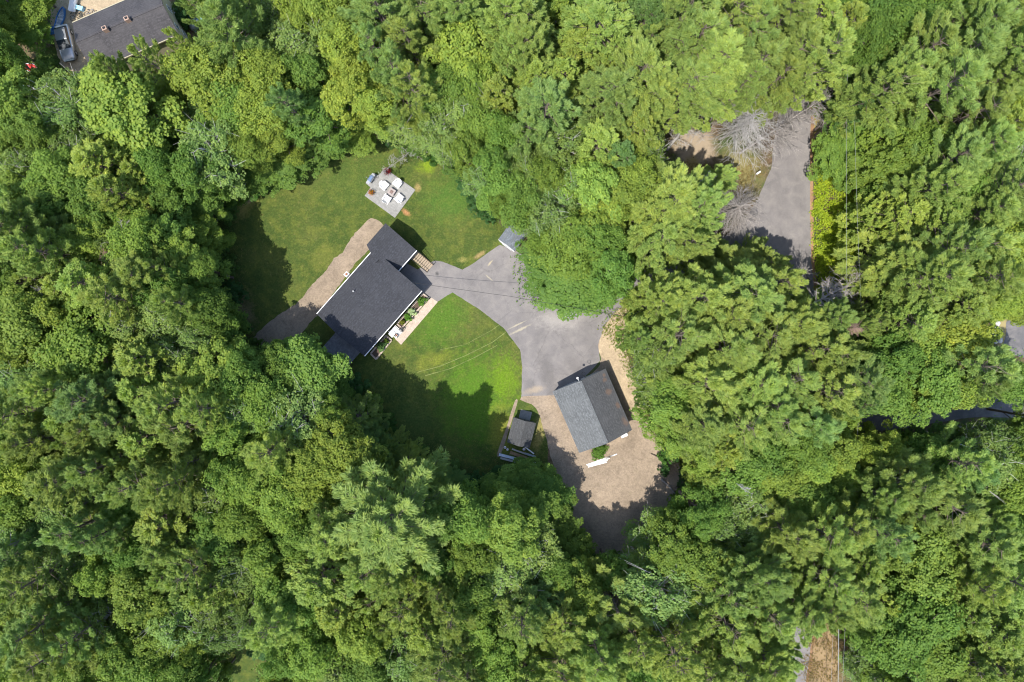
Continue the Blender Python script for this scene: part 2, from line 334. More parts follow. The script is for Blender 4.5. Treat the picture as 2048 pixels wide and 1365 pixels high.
sheet('side_road', [(1680, 830), (1740, 812), (1850, 805), (1960, 792), (2200, 780), (2200, 840), (1960, 835), (1850, 850), (1740, 862)], .016, DASPH, .12)
sheet('neighbour_driveway', [(2016, 640), (2060, 640), (2200, 660), (2200, 760), (2060, 720), (2008, 702), (2012, 670)], .016, DASPH, .08)
sheet('brick_walk', [(862, 595.5), (875.7, 604.2), (802.2, 690.1), (789.7, 677.7)], .028, WALK, 0, smooth=False)
sheet('worn_path', [(1030, 802), (1018, 840), (1003, 880), (994, 910), (1001, 912), (1012, 880), (1024, 840), (1035, 805)], .008, YARD, .1)
TRACK = dirt_mat("pressed_grass", (.17, .20, .06), .6)
def track(pts, wd=.075):
    ps = [P(*p) for p in pts]; L = []; Rr = []
    for i in range(len(ps) - 1):
        for j in range(8):
            p = ps[i].lerp(ps[i + 1], j / 8); d = (ps[i + 1] - ps[i]).normalized(); nrm = Vector((-d.y, d.x, 0)); k = wd * (.5 + .5 * noise.noise(p * 1.7))
            L.append(p + nrm * k); Rr.append(p - nrm * k)
    b = MB(); n = len(L); b.add([(v.x, v.y, .008) for v in L + Rr], [(i, i + 1, n + i + 1, n + i) for i in range(n - 1)]); tag(b.build('wheel_track', TRACK), kind='structure')
track([(835, 745), (880, 733), (930, 712), (985, 685), (1015, 662)]); track([(850, 752), (900, 738), (950, 715), (1000, 688)]); track([(880, 700), (930, 690), (985, 660), (1005, 645)], .05)

# ------------------------------------------------------------------ foliage meshes
def diamonds(c, d, s, L, Wd, v, name, mat):
    """c centre, d long axis, s side axis (n,3), L half length, Wd half width -> mesh of small blades"""
    n = len(c); V = np.empty((n, 4, 3), np.float32)
    V[:, 0] = c - d * L[:, None]; V[:, 1] = c + s * Wd[:, None]; V[:, 2] = c + d * L[:, None]; V[:, 3] = c - s * Wd[:, None]
    me = bpy.data.meshes.new(name); me.vertices.add(n * 4); me.loops.add(n * 4); me.polygons.add(n)
    me.vertices.foreach_set('co', V.ravel()); me.loops.foreach_set('vertex_index', np.arange(n * 4, dtype=np.int32))
    me.polygons.foreach_set('loop_start', np.arange(0, n * 4, 4, dtype=np.int32)); me.polygons.foreach_set('loop_total', np.full(n, 4, dtype=np.int32))
    a = me.attributes.new('v', 'FLOAT', 'FACE'); a.data.foreach_set('value', v.astype(np.float32))
    me.materials.append(mat); me.update(calc_edges=True); return me
def nrm(a): return a / np.maximum(np.linalg.norm(a, axis=1, keepdims=True), 1e-6)

def broad_proto(seed, Rr=4.0, H=17.0, lobes=42, per=230, leaf=.17, base=.38, lobe_r=.27, openness=0.0, flat=.75):
    g_ = np.random.default_rng(seed); zc = H * base; hz = H - zc
    C = []; LR = []
    for i in range(lobes):
        u = (i + .5) / lobes; r = Rr * math.sqrt(u) * .92; a = i * 2.39996 + g_.normal() * .25
        rr = r * (1 + g_.normal() * .13 + .14 * math.sin(2 * a + seed) + .12 * math.sin(3 * a + 2 * seed) + .07 * math.sin(5 * a + seed))
        dome = max(0, 1 - min(1, (r / (Rr * 1.1)) ** 3)) ** .7
        z = zc + hz * (1 - flat) * .25 + hz * .72 * dome * (1 + g_.normal() * .05) + g_.normal() * .55
        C.append((rr * math.cos(a), rr * math.sin(a), z)); LR.append(Rr * lobe_r * g_.uniform(.65, 1.25))
    for i in range(lobes // 3):
        a = g_.uniform(0, 6.283); r = Rr * g_.uniform(.45, .95)
        C.append((r * math.cos(a), r * math.sin(a), zc + hz * g_.uniform(.0, .3))); LR.append(Rr * lobe_r * g_.uniform(.8, 1.2))
    C = np.array(C); LR = np.array(LR); pos = []; nn = []
    vv = []
    for c, lr in zip(C, LR):
        k = int(per * (lr / (Rr * lobe_r)) ** 1.6); q = nrm(g_.normal(size=(k, 3))); q[:, 2] = np.abs(q[:, 2]) * 1.1 - .35 * g_.random(k)
        # twig groups give the clumped look
        m = max(5, k // 12); tw = nrm(g_.normal(size=(m, 3))); tw[:, 2] = np.abs(tw[:, 2]) * 1.1 - .25
        idx = g_.integers(0, m, k); rad = lr * (.66 + .62 * g_.random(m))[idx] * (.75 + .25 * g_.random(k))
        dirs = nrm(tw[idx] + .25 * g_.normal(size=(k, 3)))
        p = c + dirs * rad[:, None] * np.array([1, 1, .85]); pos.append(p)
        nn.append(nrm(dirs * .7 + np.array([0, 0, .95]) + g_.normal(size=(k, 3)) * .5)); vv.append(np.clip(g_.normal(.42, .17, k) + (g_.random(m) * .3 - .15)[idx], 0, 1))
    pos = np.vstack(pos); nn = np.vstack(nn); vv = np.concatenate(vv); n = len(pos)
    d = nrm(np.cross(nn, g_.normal(size=(n, 3)))); s_ = np.cross(nn, d); L = leaf * g_.uniform(.7, 1.35, n)
    me = diamonds(pos, d, s_, L, L * g_.uniform(.6, .9, n), vv, 'crown', LEAF)
    b = MB(); tr = H * .014 + .05
    bend = g_.normal(size=2) * .35
    tp = [(0, 0, -.2), (bend[0] * .3, bend[1] * .3, H * .2), (bend[0], bend[1], H * .45), (bend[0] * 1.2, bend[1] * 1.2, H * .7), (bend[0], bend[1], H * .88)]
    b.tube(tp, [tr * 1.25, tr, tr * .75, tr * .4, .03], 8)
    for c in C[::1 if openness else 2]:
        z0 = max(H * .22, c[2] - (math.hypot(c[0], c[1])) * .9 - .5); m_ = ((c[0]) * .45, (c[1]) * .45, (z0 + c[2]) / 2 + .5)
        b.tube([(bend[0] * .7, bend[1] * .7, z0), m_, tuple(c)], [.10, .06, .025], 4, cap=False)
        if openness:
            for k in range(3):
                e = c + g_.normal(size=3) * Rr * lobe_r * .8; e[2] += .3; b.tube([tuple(c), tuple(e)], [.03, .012], 3, cap=False)
    t_ = b.build('trunk_src', BIRCH if openness else BARK); tm = t_.data; bpy.data.objects.remove(t_); tm.name = 'trunk'
    return me, tm, Rr, H

def pine_proto(seed, Rr=4.4, H=21.0, whorls=13, per=7, tufts=30, up=.35, droop=0.0, blade=.17, base=.36, width=.03, fan=.40):
    g_ = np.random.default_rng(seed); b = MB(); pos = []; dr = []; vv = []
    lean = g_.normal(size=2) * .25
    for wv in range(whorls):
        f = (wv + g_.uniform(-.25, .25)) / (whorls - 1); f = min(max(f, 0), 1); z = H * (base + (1 - base) * f * .97)
        prof = (1 - f) ** .55 * (.7 + .3 * min(1, f * 4 + .1))
        nb = per if f < .85 else max(4, per - 1); a0 = g_.uniform(0, 6.28)
        for k in range(nb):
            if f < .3 and g_.random() < .25: continue
            a = a0 + 6.283 * k / nb + g_.normal() * .22; L = Rr * prof * g_.uniform(.5, 1.35) + .35
            e = up * (.25 + 1.5 * f) + g_.normal() * .06 - droop; h = np.array([math.cos(a), math.sin(a), 0]); sd_ = np.array([-math.sin(a), math.cos(a), 0])
            o = np.array([lean[0] * f, lean[1] * f, z]); cur = g_.uniform(.05, .16)
            def pt(s): return o + h * L * s + np.array([0, 0, 1]) * (L * (e * s + cur * s * s)) + sd_ * L * .06 * math.sin(3 * s + a)
            b.tube([tuple(pt(0)), tuple(pt(.5)), tuple(pt(.95))], [.022 + .012 * L, .03, .012], 3, cap=False)
            nt_ = int(tufts * (.35 + .65 * L / Rr)); vb = g_.uniform(-.12, .12)
            for j in range(nt_):
                s = .22 + .8 * math.sqrt(g_.random()) if L > 1 else g_.random(); s = min(s, 1.02)
                side = g_.choice([-1, 1]); lt = max(0, 1.07 - s) ** .85 * fan * 1.35 * L * min(1, s * 2.6) + .10; q = g_.random() ** .7
                dvec = h * .75 + sd_ * side * .65; p = pt(s) + dvec * lt * q + np.array([0, 0, .08 * g_.normal() + .10 * q])
                pos.append(p); dr.append(dvec * .8 + np.array([0, 0, .35])); vv.append(.42 + vb + g_.normal() * .1)
    for j in range(14):
        pos.append(np.array([lean[0], lean[1], H + .1 - .08 * j]) + g_.normal(size=3) * .14); dr.append(np.array([0, 0, 1.])); vv.append(.6)
    pos = np.array(pos); dr = np.array(dr); vv = np.array(vv); K = 12; n = len(pos) * K
    c = np.repeat(pos, K, 0) + g_.normal(size=(n, 3)) * .07; d = nrm(np.repeat(nrm(dr), K, 0) + g_.normal(size=(n, 3)) * .36)
    L = blade * g_.uniform(.6, 1.3, n); c = c + d * L[:, None] * .7
    sv = nrm(np.cross(d, np.array([0, 0, 1.]) + g_.normal(size=(n, 3)) * .35))
    me = diamonds(c, d, sv, L, width * g_.uniform(.9, 1.7, n) * 1.35, np.clip(np.repeat(vv, K) + g_.normal(size=n) * .15, 0, 1), 'crown', NEEDLE)
    tr = H * .011 + .04; b.tube([(0, 0, -.2), (0, 0, H * .3), (lean[0] * .5, lean[1] * .5, H * .7), (lean[0], lean[1], H * .98)], [tr * 1.2, tr, tr * .6, .03], 7)
    t_ = b.build('trunk_src', BARK); tm = t_.data; bpy.data.objects.remove(t_); tm.name = 'trunk'
    return me, tm, Rr, H

PROTO = {
    'pine': [pine_proto(10 + i, whorls=10 + i % 3, per=6 + i % 3, tufts=58 + 6 * (i % 3), up=.20 + .05 * (i % 4), fan=.29, blade=.22, width=.023) for i in range(7)],
    'hem': [pine_proto(40 + i, Rr=3.8, H=18, whorls=16, per=8, tufts=32, up=.12, droop=.05, blade=.15, base=.28, width=.034) for i in range(3)],
    'broad': [broad_proto(60 + i, lobes=44 + 6 * (i % 3), per=330, lobe_r=.235 + .025 * (i % 3), leaf=.122 + .012 * (i % 2)) for i in range(7)],
    'birch': [broad_proto(90 + i, Rr=3.6, H=16, lobes=34, per=260, leaf=.105, lobe_r=.27, openness=1) for i in range(3)],
    'bush': [broad_proto(120 + i, Rr=1.7, H=3.2, lobes=16, per=170, leaf=.11, base=.12, lobe_r=.33) for i in range(3)],
}

# ------------------------------------------------------------------ trees: kind, tint
TY = {  # code: (proto, rgb tint, height factor, colour words, name, noun)
    'P': ('pine', (.262, .352, .092), 'grey-green', 'pine_tree', 'feathery pine'), 'Q': ('pine', (.215, .32, .098), 'blue-green', 'pine_tree', 'feathery pine'),
    'H': ('hem', (.265, .35, .078), 'olive-green', 'hemlock_tree', 'soft conifer'), 'K': ('hem', (.14, .24, .07), 'dark-green', 'hemlock_tree', 'soft conifer'),
    'G': ('broad', (.165, .258, .05), 'mid-green', 'broadleaf_tree', 'leafy tree'), 'Y': ('broad', (.22, .305, .058), 'yellow-green', 'broadleaf_tree', 'leafy tree'),
    'Z': ('broad', (.265, .335, .06), 'golden-green', 'broadleaf_tree', 'leafy tree'), 'D': ('broad', (.125, .215, .042), 'deep-green', 'broadleaf_tree', 'leafy tree'),
    'B': ('birch', (.205, .30, .09), 'pale-green', 'birch_tree', 'airy tree'), 'A': ('birch', (.175, .262, .072), 'dull-green', 'birch_tree', 'airy tree'),
}
TREES = """
26 40 50 G;64 66 26 G;12 116 32 D;14 162 24 G;150 196 56 A;140 238 50 A;252 168 34 P;322 132 36 P;384 108 24 P;275 232 88 Y;456 72 64 P;500 18 42 P;420 160 62 Y;475 212 56 G;492 140 45 Y;420 300 60 B
40 220 52 Y;30 290 50 G;90 262 48 G;60 345 45 B;165 300 46 A;125 362 52 G;190 400 52 G;130 412 46 G;60 400 48 G;215 330 58 H;243 392 44 H;330 340 42 D;398 350 46 D;405 398 40 G;20 432 50 P;80 440 42 P
560 30 50 A;600 42 45 Y;660 25 55 Y;706 66 48 Y;600 100 55 B;690 112 55 Y;722 162 50 Z;686 200 50 Z;745 200 42 Z;540 150 50 Z;525 222 50 Z;560 275 40 Y;620 152 45 G;590 214 36 Q;640 232 56 D;700 252 46 G;606 288 46 D;560 328 42 D;520 350 34 D;662 272 40 D;752 228 36 Y
762 40 60 Q;755 100 46 Q;850 30 60 P;920 22 60 P;832 92 50 P;800 162 46 Q;822 184 48 P;925 115 76 Y;890 180 50 G;962 182 50 G;940 222 52 B;860 212 45 B;900 252 50 B;965 252 45 G;1000 276 42 D;1000 60 50 P;1012 122 46 P;1002 200 50 H;982 322 44 D;940 312 42 G;1000 372 42 G;965 360 32 B;1002 406 22 G;890 290 30 B
1060 60 65 P;1050 122 60 P;1100 26 40 Y;1200 60 74 H;1165 98 50 H;1290 40 50 K;1082 166 50 H;1132 156 44 H;1080 232 64 Q;1050 272 46 Q;1142 202 36 H;1215 202 60 Q;1222 240 46 Q;1272 160 64 P;1300 202 50 P;1370 40 70 P;1400 92 65 P;1450 40 60 P;1500 62 60 P;1350 112 50 P;1370 176 56 P;1440 148 62 P;1500 140 58 P;1478 178 30 P
1130 292 58 A;1200 290 58 H;1272 272 54 H;1300 310 30 A;1240 322 46 K;1326 368 44 P;1446 356 28 P;1050 360 50 B;1040 402 45 G;1090 352 40 G;1130 382 50 B;1180 380 58 Y;1240 392 62 Y;1262 352 44 Y;1212 432 54 Y;1100 432 50 B;1076 436 34 B;1330 422 68 P;1384 442 56 P;1398 408 34 P;1312 482 54 P;1372 486 44 P
1100 545 50 D;1165 552 74 D;1228 536 48 D;1150 486 58 G;1200 480 50 D
1560 40 60 P;1622 50 60 H;1572 112 60 P;1640 120 56 P;1556 156 42 P;1684 60 44 H;1684 166 40 K;1760 30 60 D;1802 62 60 D;1732 82 50 D;1852 20 50 D;1742 114 42 D;1842 112 60 P;1902 132 70 P;1802 162 60 P;1872 192 65 P;1762 182 50 P;1932 70 60 P;1982 50 60 P;2022 102 60 P;1992 152 50 P;1730 190 36 P;1942 222 60 P
1735 272 62 G;1672 300 44 G;1782 262 60 G;1802 322 60 G;1712 335 38 G;1852 292 50 G;2020 212 50 Y;1992 262 45 H;1882 332 60 Q;1862 372 50 P;1942 302 50 P;2012 302 55 A;1992 382 60 P;2032 422 50 P;1902 402 60 G;1802 432 56 H;1862 444 50 H;1952 432 50 P;1754 404 32 D
40 472 60 P;92 502 50 P;132 482 44 A;30 562 50 D;182 472 44 Y;242 492 38 A;286 486 50 G;306 548 52 P;342 470 46 G;352 512 46 Y;200 562 54 H;150 582 44 H;242 592 50 P;60 642 64 Y;112 622 48 Y;30 682 50 Y;180 692 74 G;272 652 48 B;350 622 46 B;330 576 46 D;402 622 46 D;442 662 42 D;292 722 58 H;302 772 50 H;345 700 40 B;430 760 66 Y;486 746 46 G
50 742 54 A;102 762 44 Q;40 832 50 P;184 802 60 Q;138 776 40 P;150 842 44 H;205 852 44 P;350 792 54 P;312 862 54 H;250 846 50 Q;372 852 54 P;422 822 44 P;462 862 50 G;492 822 44 B;100 880 46 P
608 752 68 G;560 732 46 D;655 768 40 D;590 832 64 B;540 800 48 G;692 902 58 Y;650 922 52 Y;556 906 48 P;522 962 50 G;582 992 58 G;622 962 46 Y;775 1040 105 P;850 992 48 Q;884 1032 50 G;940 1036 50 G;1000 1004 58 G;1012 1062 58 Y;942 1102 50 G;680 1072 54 P;658 1150 68 H
50 952 54 Y;92 922 40 D;150 952 60 P;204 930 50 P;120 1012 50 A;40 1012 50 G;60 1066 50 B;172 1042 50 Q;224 1062 44 Q;262 1012 50 G;290 962 50 P;352 952 50 P;332 1042 60 H;432 982 50 A;482 942 50 G;442 1062 50 G;490 1040 44 G;272 1112 44 D
290 1172 60 Y;222 1142 44 G;402 1142 50 P;432 1172 50 H;482 1132 50 A;30 1112 50 Q;72 1152 60 P;140 1112 50 B;102 1232 60 Q;56 1262 50 P;182 1252 50 P;226 1216 46 A;132 1302 60 P;30 1322 50 Y;84 1348 40 Y;172 1342 50 G;252 1292 50 G;302 1332 50 G;322 1272 50 G;362 1242 50 B;392 1292 34 Y;372 1344 40 G;438 1212 42 A;398 1352 24 D
540 1102 50 G;600 1062 48 G;562 1182 54 G;550 1242 50 P;602 1212 48 G;622 1292 50 G;576 1310 38 G;570 1352 34 Y;682 1212 48 H;742 1122 50 P;792 1152 44 P;722 1262 50 Y;742 1332 50 G;822 1202 44 P;852 1252 50 H;802 1312 50 A;882 1312 60 P;902 1222 44 P;952 1182 54 G;1002 1152 58 B;960 1252 50 G;1002 1302 54 G;1022 1222 50 B;872 1120 38 D;930 1352 44 P;680 1340 50 B
1072 962 42 D;1092 1002 46 D;1052 1032 48 G;1112 1056 46 D;1136 1102 42 G;1060 1112 56 B;1104 1146 44 D;1164 1192 44 Y;1080 1192 48 Q;1050 1242 48 P;1112 1242 50 P;1232 1202 64 P;1202 1292 54 P;1262 1280 48 P;1312 1082 50 A;1362 1102 54 G;1402 1122 48 Y;1322 1182 66 B;1372 1162 40 B;1402 1022 44 D;1442 1052 50 A;1482 1002 54 B;1502 1062 54 B
1462 1182 54 P;1502 1142 58 P;1452 1252 58 P;1522 1222 54 P;1402 1242 50 A;1352 1292 54 P;1290 1332 48 D;1402 1332 50 P;1472 1322 58 P;1524 1302 50 P;1122 1332 58 P;1050 1342 50 H;1202 1352 46 P
1560 952 54 Y;1622 930 44 Y;1602 992 50 G;1682 1040 48 P;1754 984 42 P;1802 962 58 P;1872 992 68 P;1902 932 50 P;1962 932 58 A;2016 932 48 G;2002 992 44 Y;2032 1062 50 G;1562 1062 58 P;1632 1066 50 P;1622 1132 58 P;1702 1112 48 H;1690 1172 58 P;1830 1112 76 Y;1952 1082 64 P;1992 1152 60 P;1932 1162 48 P;1744 1052 50 Q
1822 1222 72 D;1782 1272 56 D;1862 1292 58 G;1582 1196 56 P;1642 1196 46 P;1548 1292 44 P;1904 1222 48 H;1962 1252 60 H;2022 1212 60 H;1992 1322 60 H;1932 1312 50 H;1748 1336 42 B
1312 604 48 P;1392 602 60 P;1352 672 64 P;1432 622 60 P;1502 592 62 P;1552 562 44 P;1482 545 50 P;1532 532 38 P;1442 702 64 P;1522 662 64 P;1582 642 56 P;1622 702 54 P;1402 772 64 P;1492 762 60 P;1572 762 60 P;1642 772 54 P;1482 852 60 P;1402 848 58 P;1432 892 44 H;812 925 34 P;742 880 32 Q;330 548 32 P;352 610 34 P;1502 512 34 P;1444 506 32 P;1552 832 54 P;1622 852 50 Q;1318 702 46 A;1316 764 46 A;1342 802 52 G;1352 870 40 Y;1404 902 36 Y;1522 902 60 D;1482 942 54 G;1592 902 54 G;1666 894 46 Y
1642 632 44 P;1666 702 50 P;1692 762 54 Q;1710 804 30 Q;1802 522 70 P;1852 562 60 P;1782 582 56 P;1882 502 60 P;1942 502 60 P;1902 602 60 H;1962 552 54 P;2022 522 60 Y;1990 596 46 Y;1802 652 54 H;1852 642 50 H;1902 682 58 Z;1832 702 60 Y;1782 722 54 D;1752 772 56 G;1852 772 60 G;1932 722 58 Q;1948 766 36 Q;2000 760 42 G;1822 782 36 Y;1902 782 40 Y;1764 792 30 Y;1602 882 56 D;1860 910 42 D;1962 892 52 A;1912 938 50 K;1520 800 50 P
"""
LAND = [('stone patio', 780, 385), ('main house', 740, 590), ('tan-walled house', 250, 50), ('two-slope garage', 1185, 820), ('gravel-yard shed', 1045, 865), ('street asphalt', 1580, 400),
        ('utility pole', 1713, 717), ('white tarp', 1690, 968), ('pale boulders', 1990, 650), ('dark side road', 1790, 835), ('bottom road piece', 1640, 1310), ('bottom lawn patch', 485, 1330),
        ('top left corner', 0, 0), ('top right corner', 2048, 0), ('bottom left corner', 0, 1365), ('bottom right corner', 2048, 1365), ('brown gravel yard', 1240, 1000), ('gambrel shed', 1015, 480), ('left edge midpoint', 0, 682), ('top edge midpoint', 1024, 0), ('bottom edge midpoint', 1024, 1365), ('right edge midpoint', 2048, 560)]
LAND[17] = ('white-fronted shed', 1015, 480)
def dir_word(dx, dy):
    a = math.degrees(math.atan2(-dy, dx)) % 360
    return ['right of', 'upper right of', 'above', 'upper left of', 'left of', 'lower left of', 'below', 'lower right of'][int((a + 22.5) // 45) % 8]
ORD = ['nearest', 'second nearest', 'third nearest', 'fourth nearest', 'fifth nearest', 'sixth nearest', 'seventh nearest', 'eighth nearest', 'ninth nearest', 'tenth nearest', 'eleventh nearest', 'twelfth nearest']

def inpoly(x, y, poly):
    c = False; n = len(poly)
    for i in range(n):
        x1, y1 = poly[i]; x2, y2 = poly[(i + 1) % n]
        if (y1 > y) != (y2 > y) and x < (x2 - x1) * (y - y1) / (y2 - y1) + x1: c = not c
    return c
OPEN = [[(985, 452), (1052, 452), (1048, 515), (1000, 500)], [(1620, 570), (1760, 515), (1765, 560), (1700, 610), (1640, 650)], [(440, 430), (520, 372), (600, 335), (650, 298), (700, 283), (745, 258), (790, 285), (850, 300), (915, 350), (950, 400), (1000, 445), (1045, 470), (1030, 520), (1020, 570), (1060, 600), (1150, 625), (1215, 628), (1250, 590), (1290, 530), (1375, 505),
         (1375, 560), (1300, 590), (1245, 640), (1258, 720), (1300, 850), (1375, 930), (1390, 1000), (1340, 1050), (1260, 1110), (1180, 1110), (1140, 1050), (1120, 970), (1080, 920), (1000, 930), (950, 960), (870, 910), (790, 860), (730, 790), (690, 735), (620, 700), (560, 715), (500, 710), (470, 620), (450, 500)],
        [(1330, 200), (1420, 225), (1560, 180), (1600, 140), (1680, 150), (1680, 280), (1640, 300), (1705, 360), (1705, 560), (1660, 620), (1590, 600), (1560, 510), (1440, 500), (1420, 420), (1450, 380), (1370, 380), (1330, 290)],
        [(1570, 1400), (1585, 1270), (1610, 1240), (1700, 1230), (1715, 1400)], [(450, 1295), (520, 1285), (520, 1400), (445, 1400)],
        [(105, -60), (330, -60), (375, 40), (360, 75), (290, 100), (220, 125), (180, 140), (90, 165), (50, 190), (15, 190), (60, 130), (100, 100)],
        [(1700, 815), (1850, 815), (2060, 790), (2060, 835), (1850, 862), (1740, 868)], [(1975, 615), (2060, 630), (2060, 715), (1985, 700)], [(1680, 950), (1705, 950), (1705, 985), (1680, 985)], [(1090, 100), (1130, 40), (1150, 60), (1120, 135)]]
def openpx(x, y): return any(inpoly(x, y, p) for p in OPEN)
KEEP = [[(x, y) for x, y in q] for q in (drive_px, [((x + 38, y) if x < 500 else (x, y)) for x, y in lawn_px], [(1545, 180), (1625, 180), (1630, 610), (1560, 610), (1540, 320)], [(1560, 1400), (1580, 1240), (1700, 1240), (1700, 1400)])] + [[(1075, 800), (1120, 950), (1150, 1080), (1260, 1090), (1340, 1000), (1340, 900), (1260, 780), (1230, 640), (1200, 640), (1190, 780)],
        [(1630, 300), (1700, 300), (1700, 600), (1630, 600)], [(110, -40), (350, -60), (360, 80), (180, 150), (60, 160)]]
YARD_PX = KEEP[4]; STREET_PX = [(1490, 300), (1625, 300), (1625, 480), (1480, 480)]; LAWN_SUN = [(470, 395), (520, 330), (640, 290), (760, 260), (900, 330), (900, 520), (640, 560), (590, 560), (560, 500), (500, 470)]; PATCH_SUN = [(1345, 225), (1440, 225), (1540, 260), (1530, 340), (1440, 380), (1360, 330)]; YARD_SUN = [(1085, 800), (1098, 900), (1128, 1005), (1200, 1035), (1330, 1015), (1385, 940), (1290, 780), (1200, 700), (1080, 700), (1060, 790)]
placed = []
def proj_r(r, hm): return r * GPX * (CAMH - hm) / CAMH
def mk_tree(px, py, rpx, code, hscale=1.0, fill=False):
    pk, tint, cw, nm, noun = TY[code]; me, tm, Rr, H = PROTO[pk][R.randrange(len(PROTO[pk]))]
    hh = H * hscale * R.uniform(.94, 1.06) * (0.86 + .14 * min(1.6, rpx / 55)); hm = hh * .72
    for _k in range(7):
        p = P(px, py, hm); gx, gy = 1024 + p.x / GPX, 682.5 - p.y / GPX
        if not any(inpoly(gx, gy, q) for q in KEEP) and not (inpoly(gx + 6.2 * hm, gy - 7.8 * hm, YARD_SUN) and _k < 6) and not (inpoly(gx + 6 * hm, gy - 7.5 * hm, STREET_PX) and gy > 400 and _k < 5) and not (inpoly(gx + 6 * hm, gy - 7.5 * hm, PATCH_SUN) and _k < 4) and not (inpoly(gx + 6 * hm, gy - 7.5 * hm, LAWN_SUN) and _k < 5) : break
        hm *= .86; hh *= .86
    rpx *= 1.08
    sR = proj_r(rpx, hm) / Rr * (1.12 if pk in ('pine', 'hem') else 1.0); p = P(px, py, hm)
    o = bpy.data.objects.new(nm, None); col.objects.link(o); o.location = (p.x, p.y, 0); o.empty_display_size = 1
    o.rotation_euler = (R.uniform(-.03, .03), R.uniform(-.03, .03), R.uniform(0, 6.28)); e_ = R.uniform(.86, 1.16); o.scale = (sR * e_, sR / e_, hh / H)
    c = bpy.data.objects.new('crown', me); col.objects.link(c); c.parent = o
    k = R.uniform(.88, 1.22); hsh = R.uniform(-.08, .08)
    c.color = (tint[0] * k * (1 + hsh), tint[1] * k, tint[2] * k * (1 - hsh), 1)
    t_ = bpy.data.objects.new('trunk', tm); col.objects.link(t_); t_.parent = o
    o['category'] = 'tree'; o['group'] = 'trees of the surrounding woods'
    placed.append((px, py, rpx, code, o, cw, noun)); return o
for item in TREES.replace('\n', ';').split(';'):
    if not item.strip(): continue
    x, y, r, c = item.split(); mk_tree(float(x), float(y), float(r), c)
# fill the gaps in the canopy with lower trees
def near_code(x, y):
    L = sorted(placed, key=lambda q: (q[0] - x) ** 2 + (q[1] - y) ** 2)[:4]; return R.choice(L)[3]
MANUAL = len(placed); fills = 0
for _ in range(30000):
    if fills >= 230: break
    x = R.uniform(-40, 2088); y = R.uniform(-40, 1405); r = R.uniform(26, 44)
    if any(openpx(x + dx * r * .9, y + dy * r * .9) for dx, dy in ((0, 0), (1, 0), (-1, 0), (0, 1), (0, -1), (.7, .7), (-.7, .7), (.7, -.7), (-.7, -.7))): continue
    if any((q[0] - x) ** 2 + (q[1] - y) ** 2 < ((q[2] * .66 + r * .46) ** 2) for q in placed): continue
    mk_tree(x, y, r, near_code(x, y), .86, True); fills += 1
print('trees', MANUAL, fills)
# a bit of name-giving: every tree is told apart by colour, kind and where it stands
keyed = {}
for q in placed:
    px, py, r, code, o, cw, noun = q
    best = min(LAND, key=lambda L: math.hypot(L[1] - px, L[2] - py)); size = 'large' if r >= 62 else ('small' if r < 42 else 'mid-sized')
    keyed.setdefault((size, cw, noun, dir_word(px - best[1], py - best[2]), best[0]), []).append((math.hypot(best[1] - px, best[2] - py), o))
for k, L in keyed.items():
    L.sort(key=lambda a: a[0])
    for i, (d, o) in enumerate(L):
        o['label'] = f"{k[0]} {k[1]} {k[2]} {k[3]} the {k[4]}" + (f", {ORD[i]}" if len(L) > 1 else "")
# ------------------------------------------------------------------ shrubs along the clearings
def mk_shrub(px, py, rpx, tint, label, h=None, cat='shrub', group='shrubs round the clearings', name='shrub', proto=None):
    me, tm, Rr, H = proto or PROTO['bush'][R.randrange(3)]; hh = h or R.uniform(1.8, 3.2); p = P(px, py, hh * .5)
    o = bpy.data.objects.new(name, None); col.objects.link(o); o.location = (p.x, p.y, 0); sR = rpx * GPX / Rr
    o.scale = (sR, sR, hh / H); o.rotation_euler = (0, 0, R.uniform(0, 6.28))
    c = bpy.data.objects.new('foliage', me); col.objects.link(c); c.parent = o; k = R.uniform(.85, 1.15); c.color = (tint[0] * k, tint[1] * k, tint[2] * k, 1)
    t_ = bpy.data.objects.new('stem', tm); col.objects.link(t_); t_.parent = o; tag(o, label, cat, group); return o
SHR = [(452, 420, 22), (478, 392, 18), (512, 372, 22), (548, 352, 22), (585, 336, 20), (620, 316, 22), (655, 296, 20), (690, 285, 16), (780, 278, 16), (830, 290, 24), (868, 308, 22), (905, 335, 22), (938, 372, 22), (955, 405, 22), (980, 428, 18),
       (442, 480, 20), (452, 530, 22), (462, 590, 26), (478, 650, 24), (505, 700, 22), (600, 712, 18), (712, 770, 24), (742, 812, 26), (770, 850, 24), (830, 905, 22), (900, 950, 26), (950, 965, 22), (1000, 958, 26), (1048, 955, 26), (1092, 960, 20), (1270, 640, 18), (1262, 600, 14),
       (1276, 690, 16), (1284, 742, 16), (1296, 795, 18), (1318, 850, 20), (1350, 895, 20), (1385, 945, 26), (1405, 985, 26), (1360, 1010, 24), (1392, 1045, 26), (1330, 1070, 22), (1290, 1105, 22), (1230, 1125, 22), (1180, 1120, 18), (1150, 1075, 20), (1128, 1010, 20),
       (1330, 915, 14), (1328, 940, 12), (1440, 440, 14), (1690, 300, 18), (1665, 330, 16), (1715, 540, 22), (1700, 590, 20), (1410, 250, 14), (520, 1300, 22), (445, 1345, 20), (1700, 1270, 20), (1720, 1320, 24), (1970, 670, 20), (95, 130, 18), (365, 35, 20), (372, 10, 18)]
used = {}
for i, (x, y, r) in enumerate(SHR):
    cdist, best = min((math.hypot(L[1] - x, L[2] - y), L) for L in LAND); tint = R.choice([(.07, .16, .03), (.12, .21, .03), (.05, .12, .035), (.10, .18, .04)])
    sz = 'wide' if r >= 22 else ('narrow' if r < 18 else 'rounded'); key = (sz, dir_word(x - best[1], y - best[2]), best[0]); used.setdefault(key, []).append((cdist, mk_shrub(x, y, r, tint, '')))
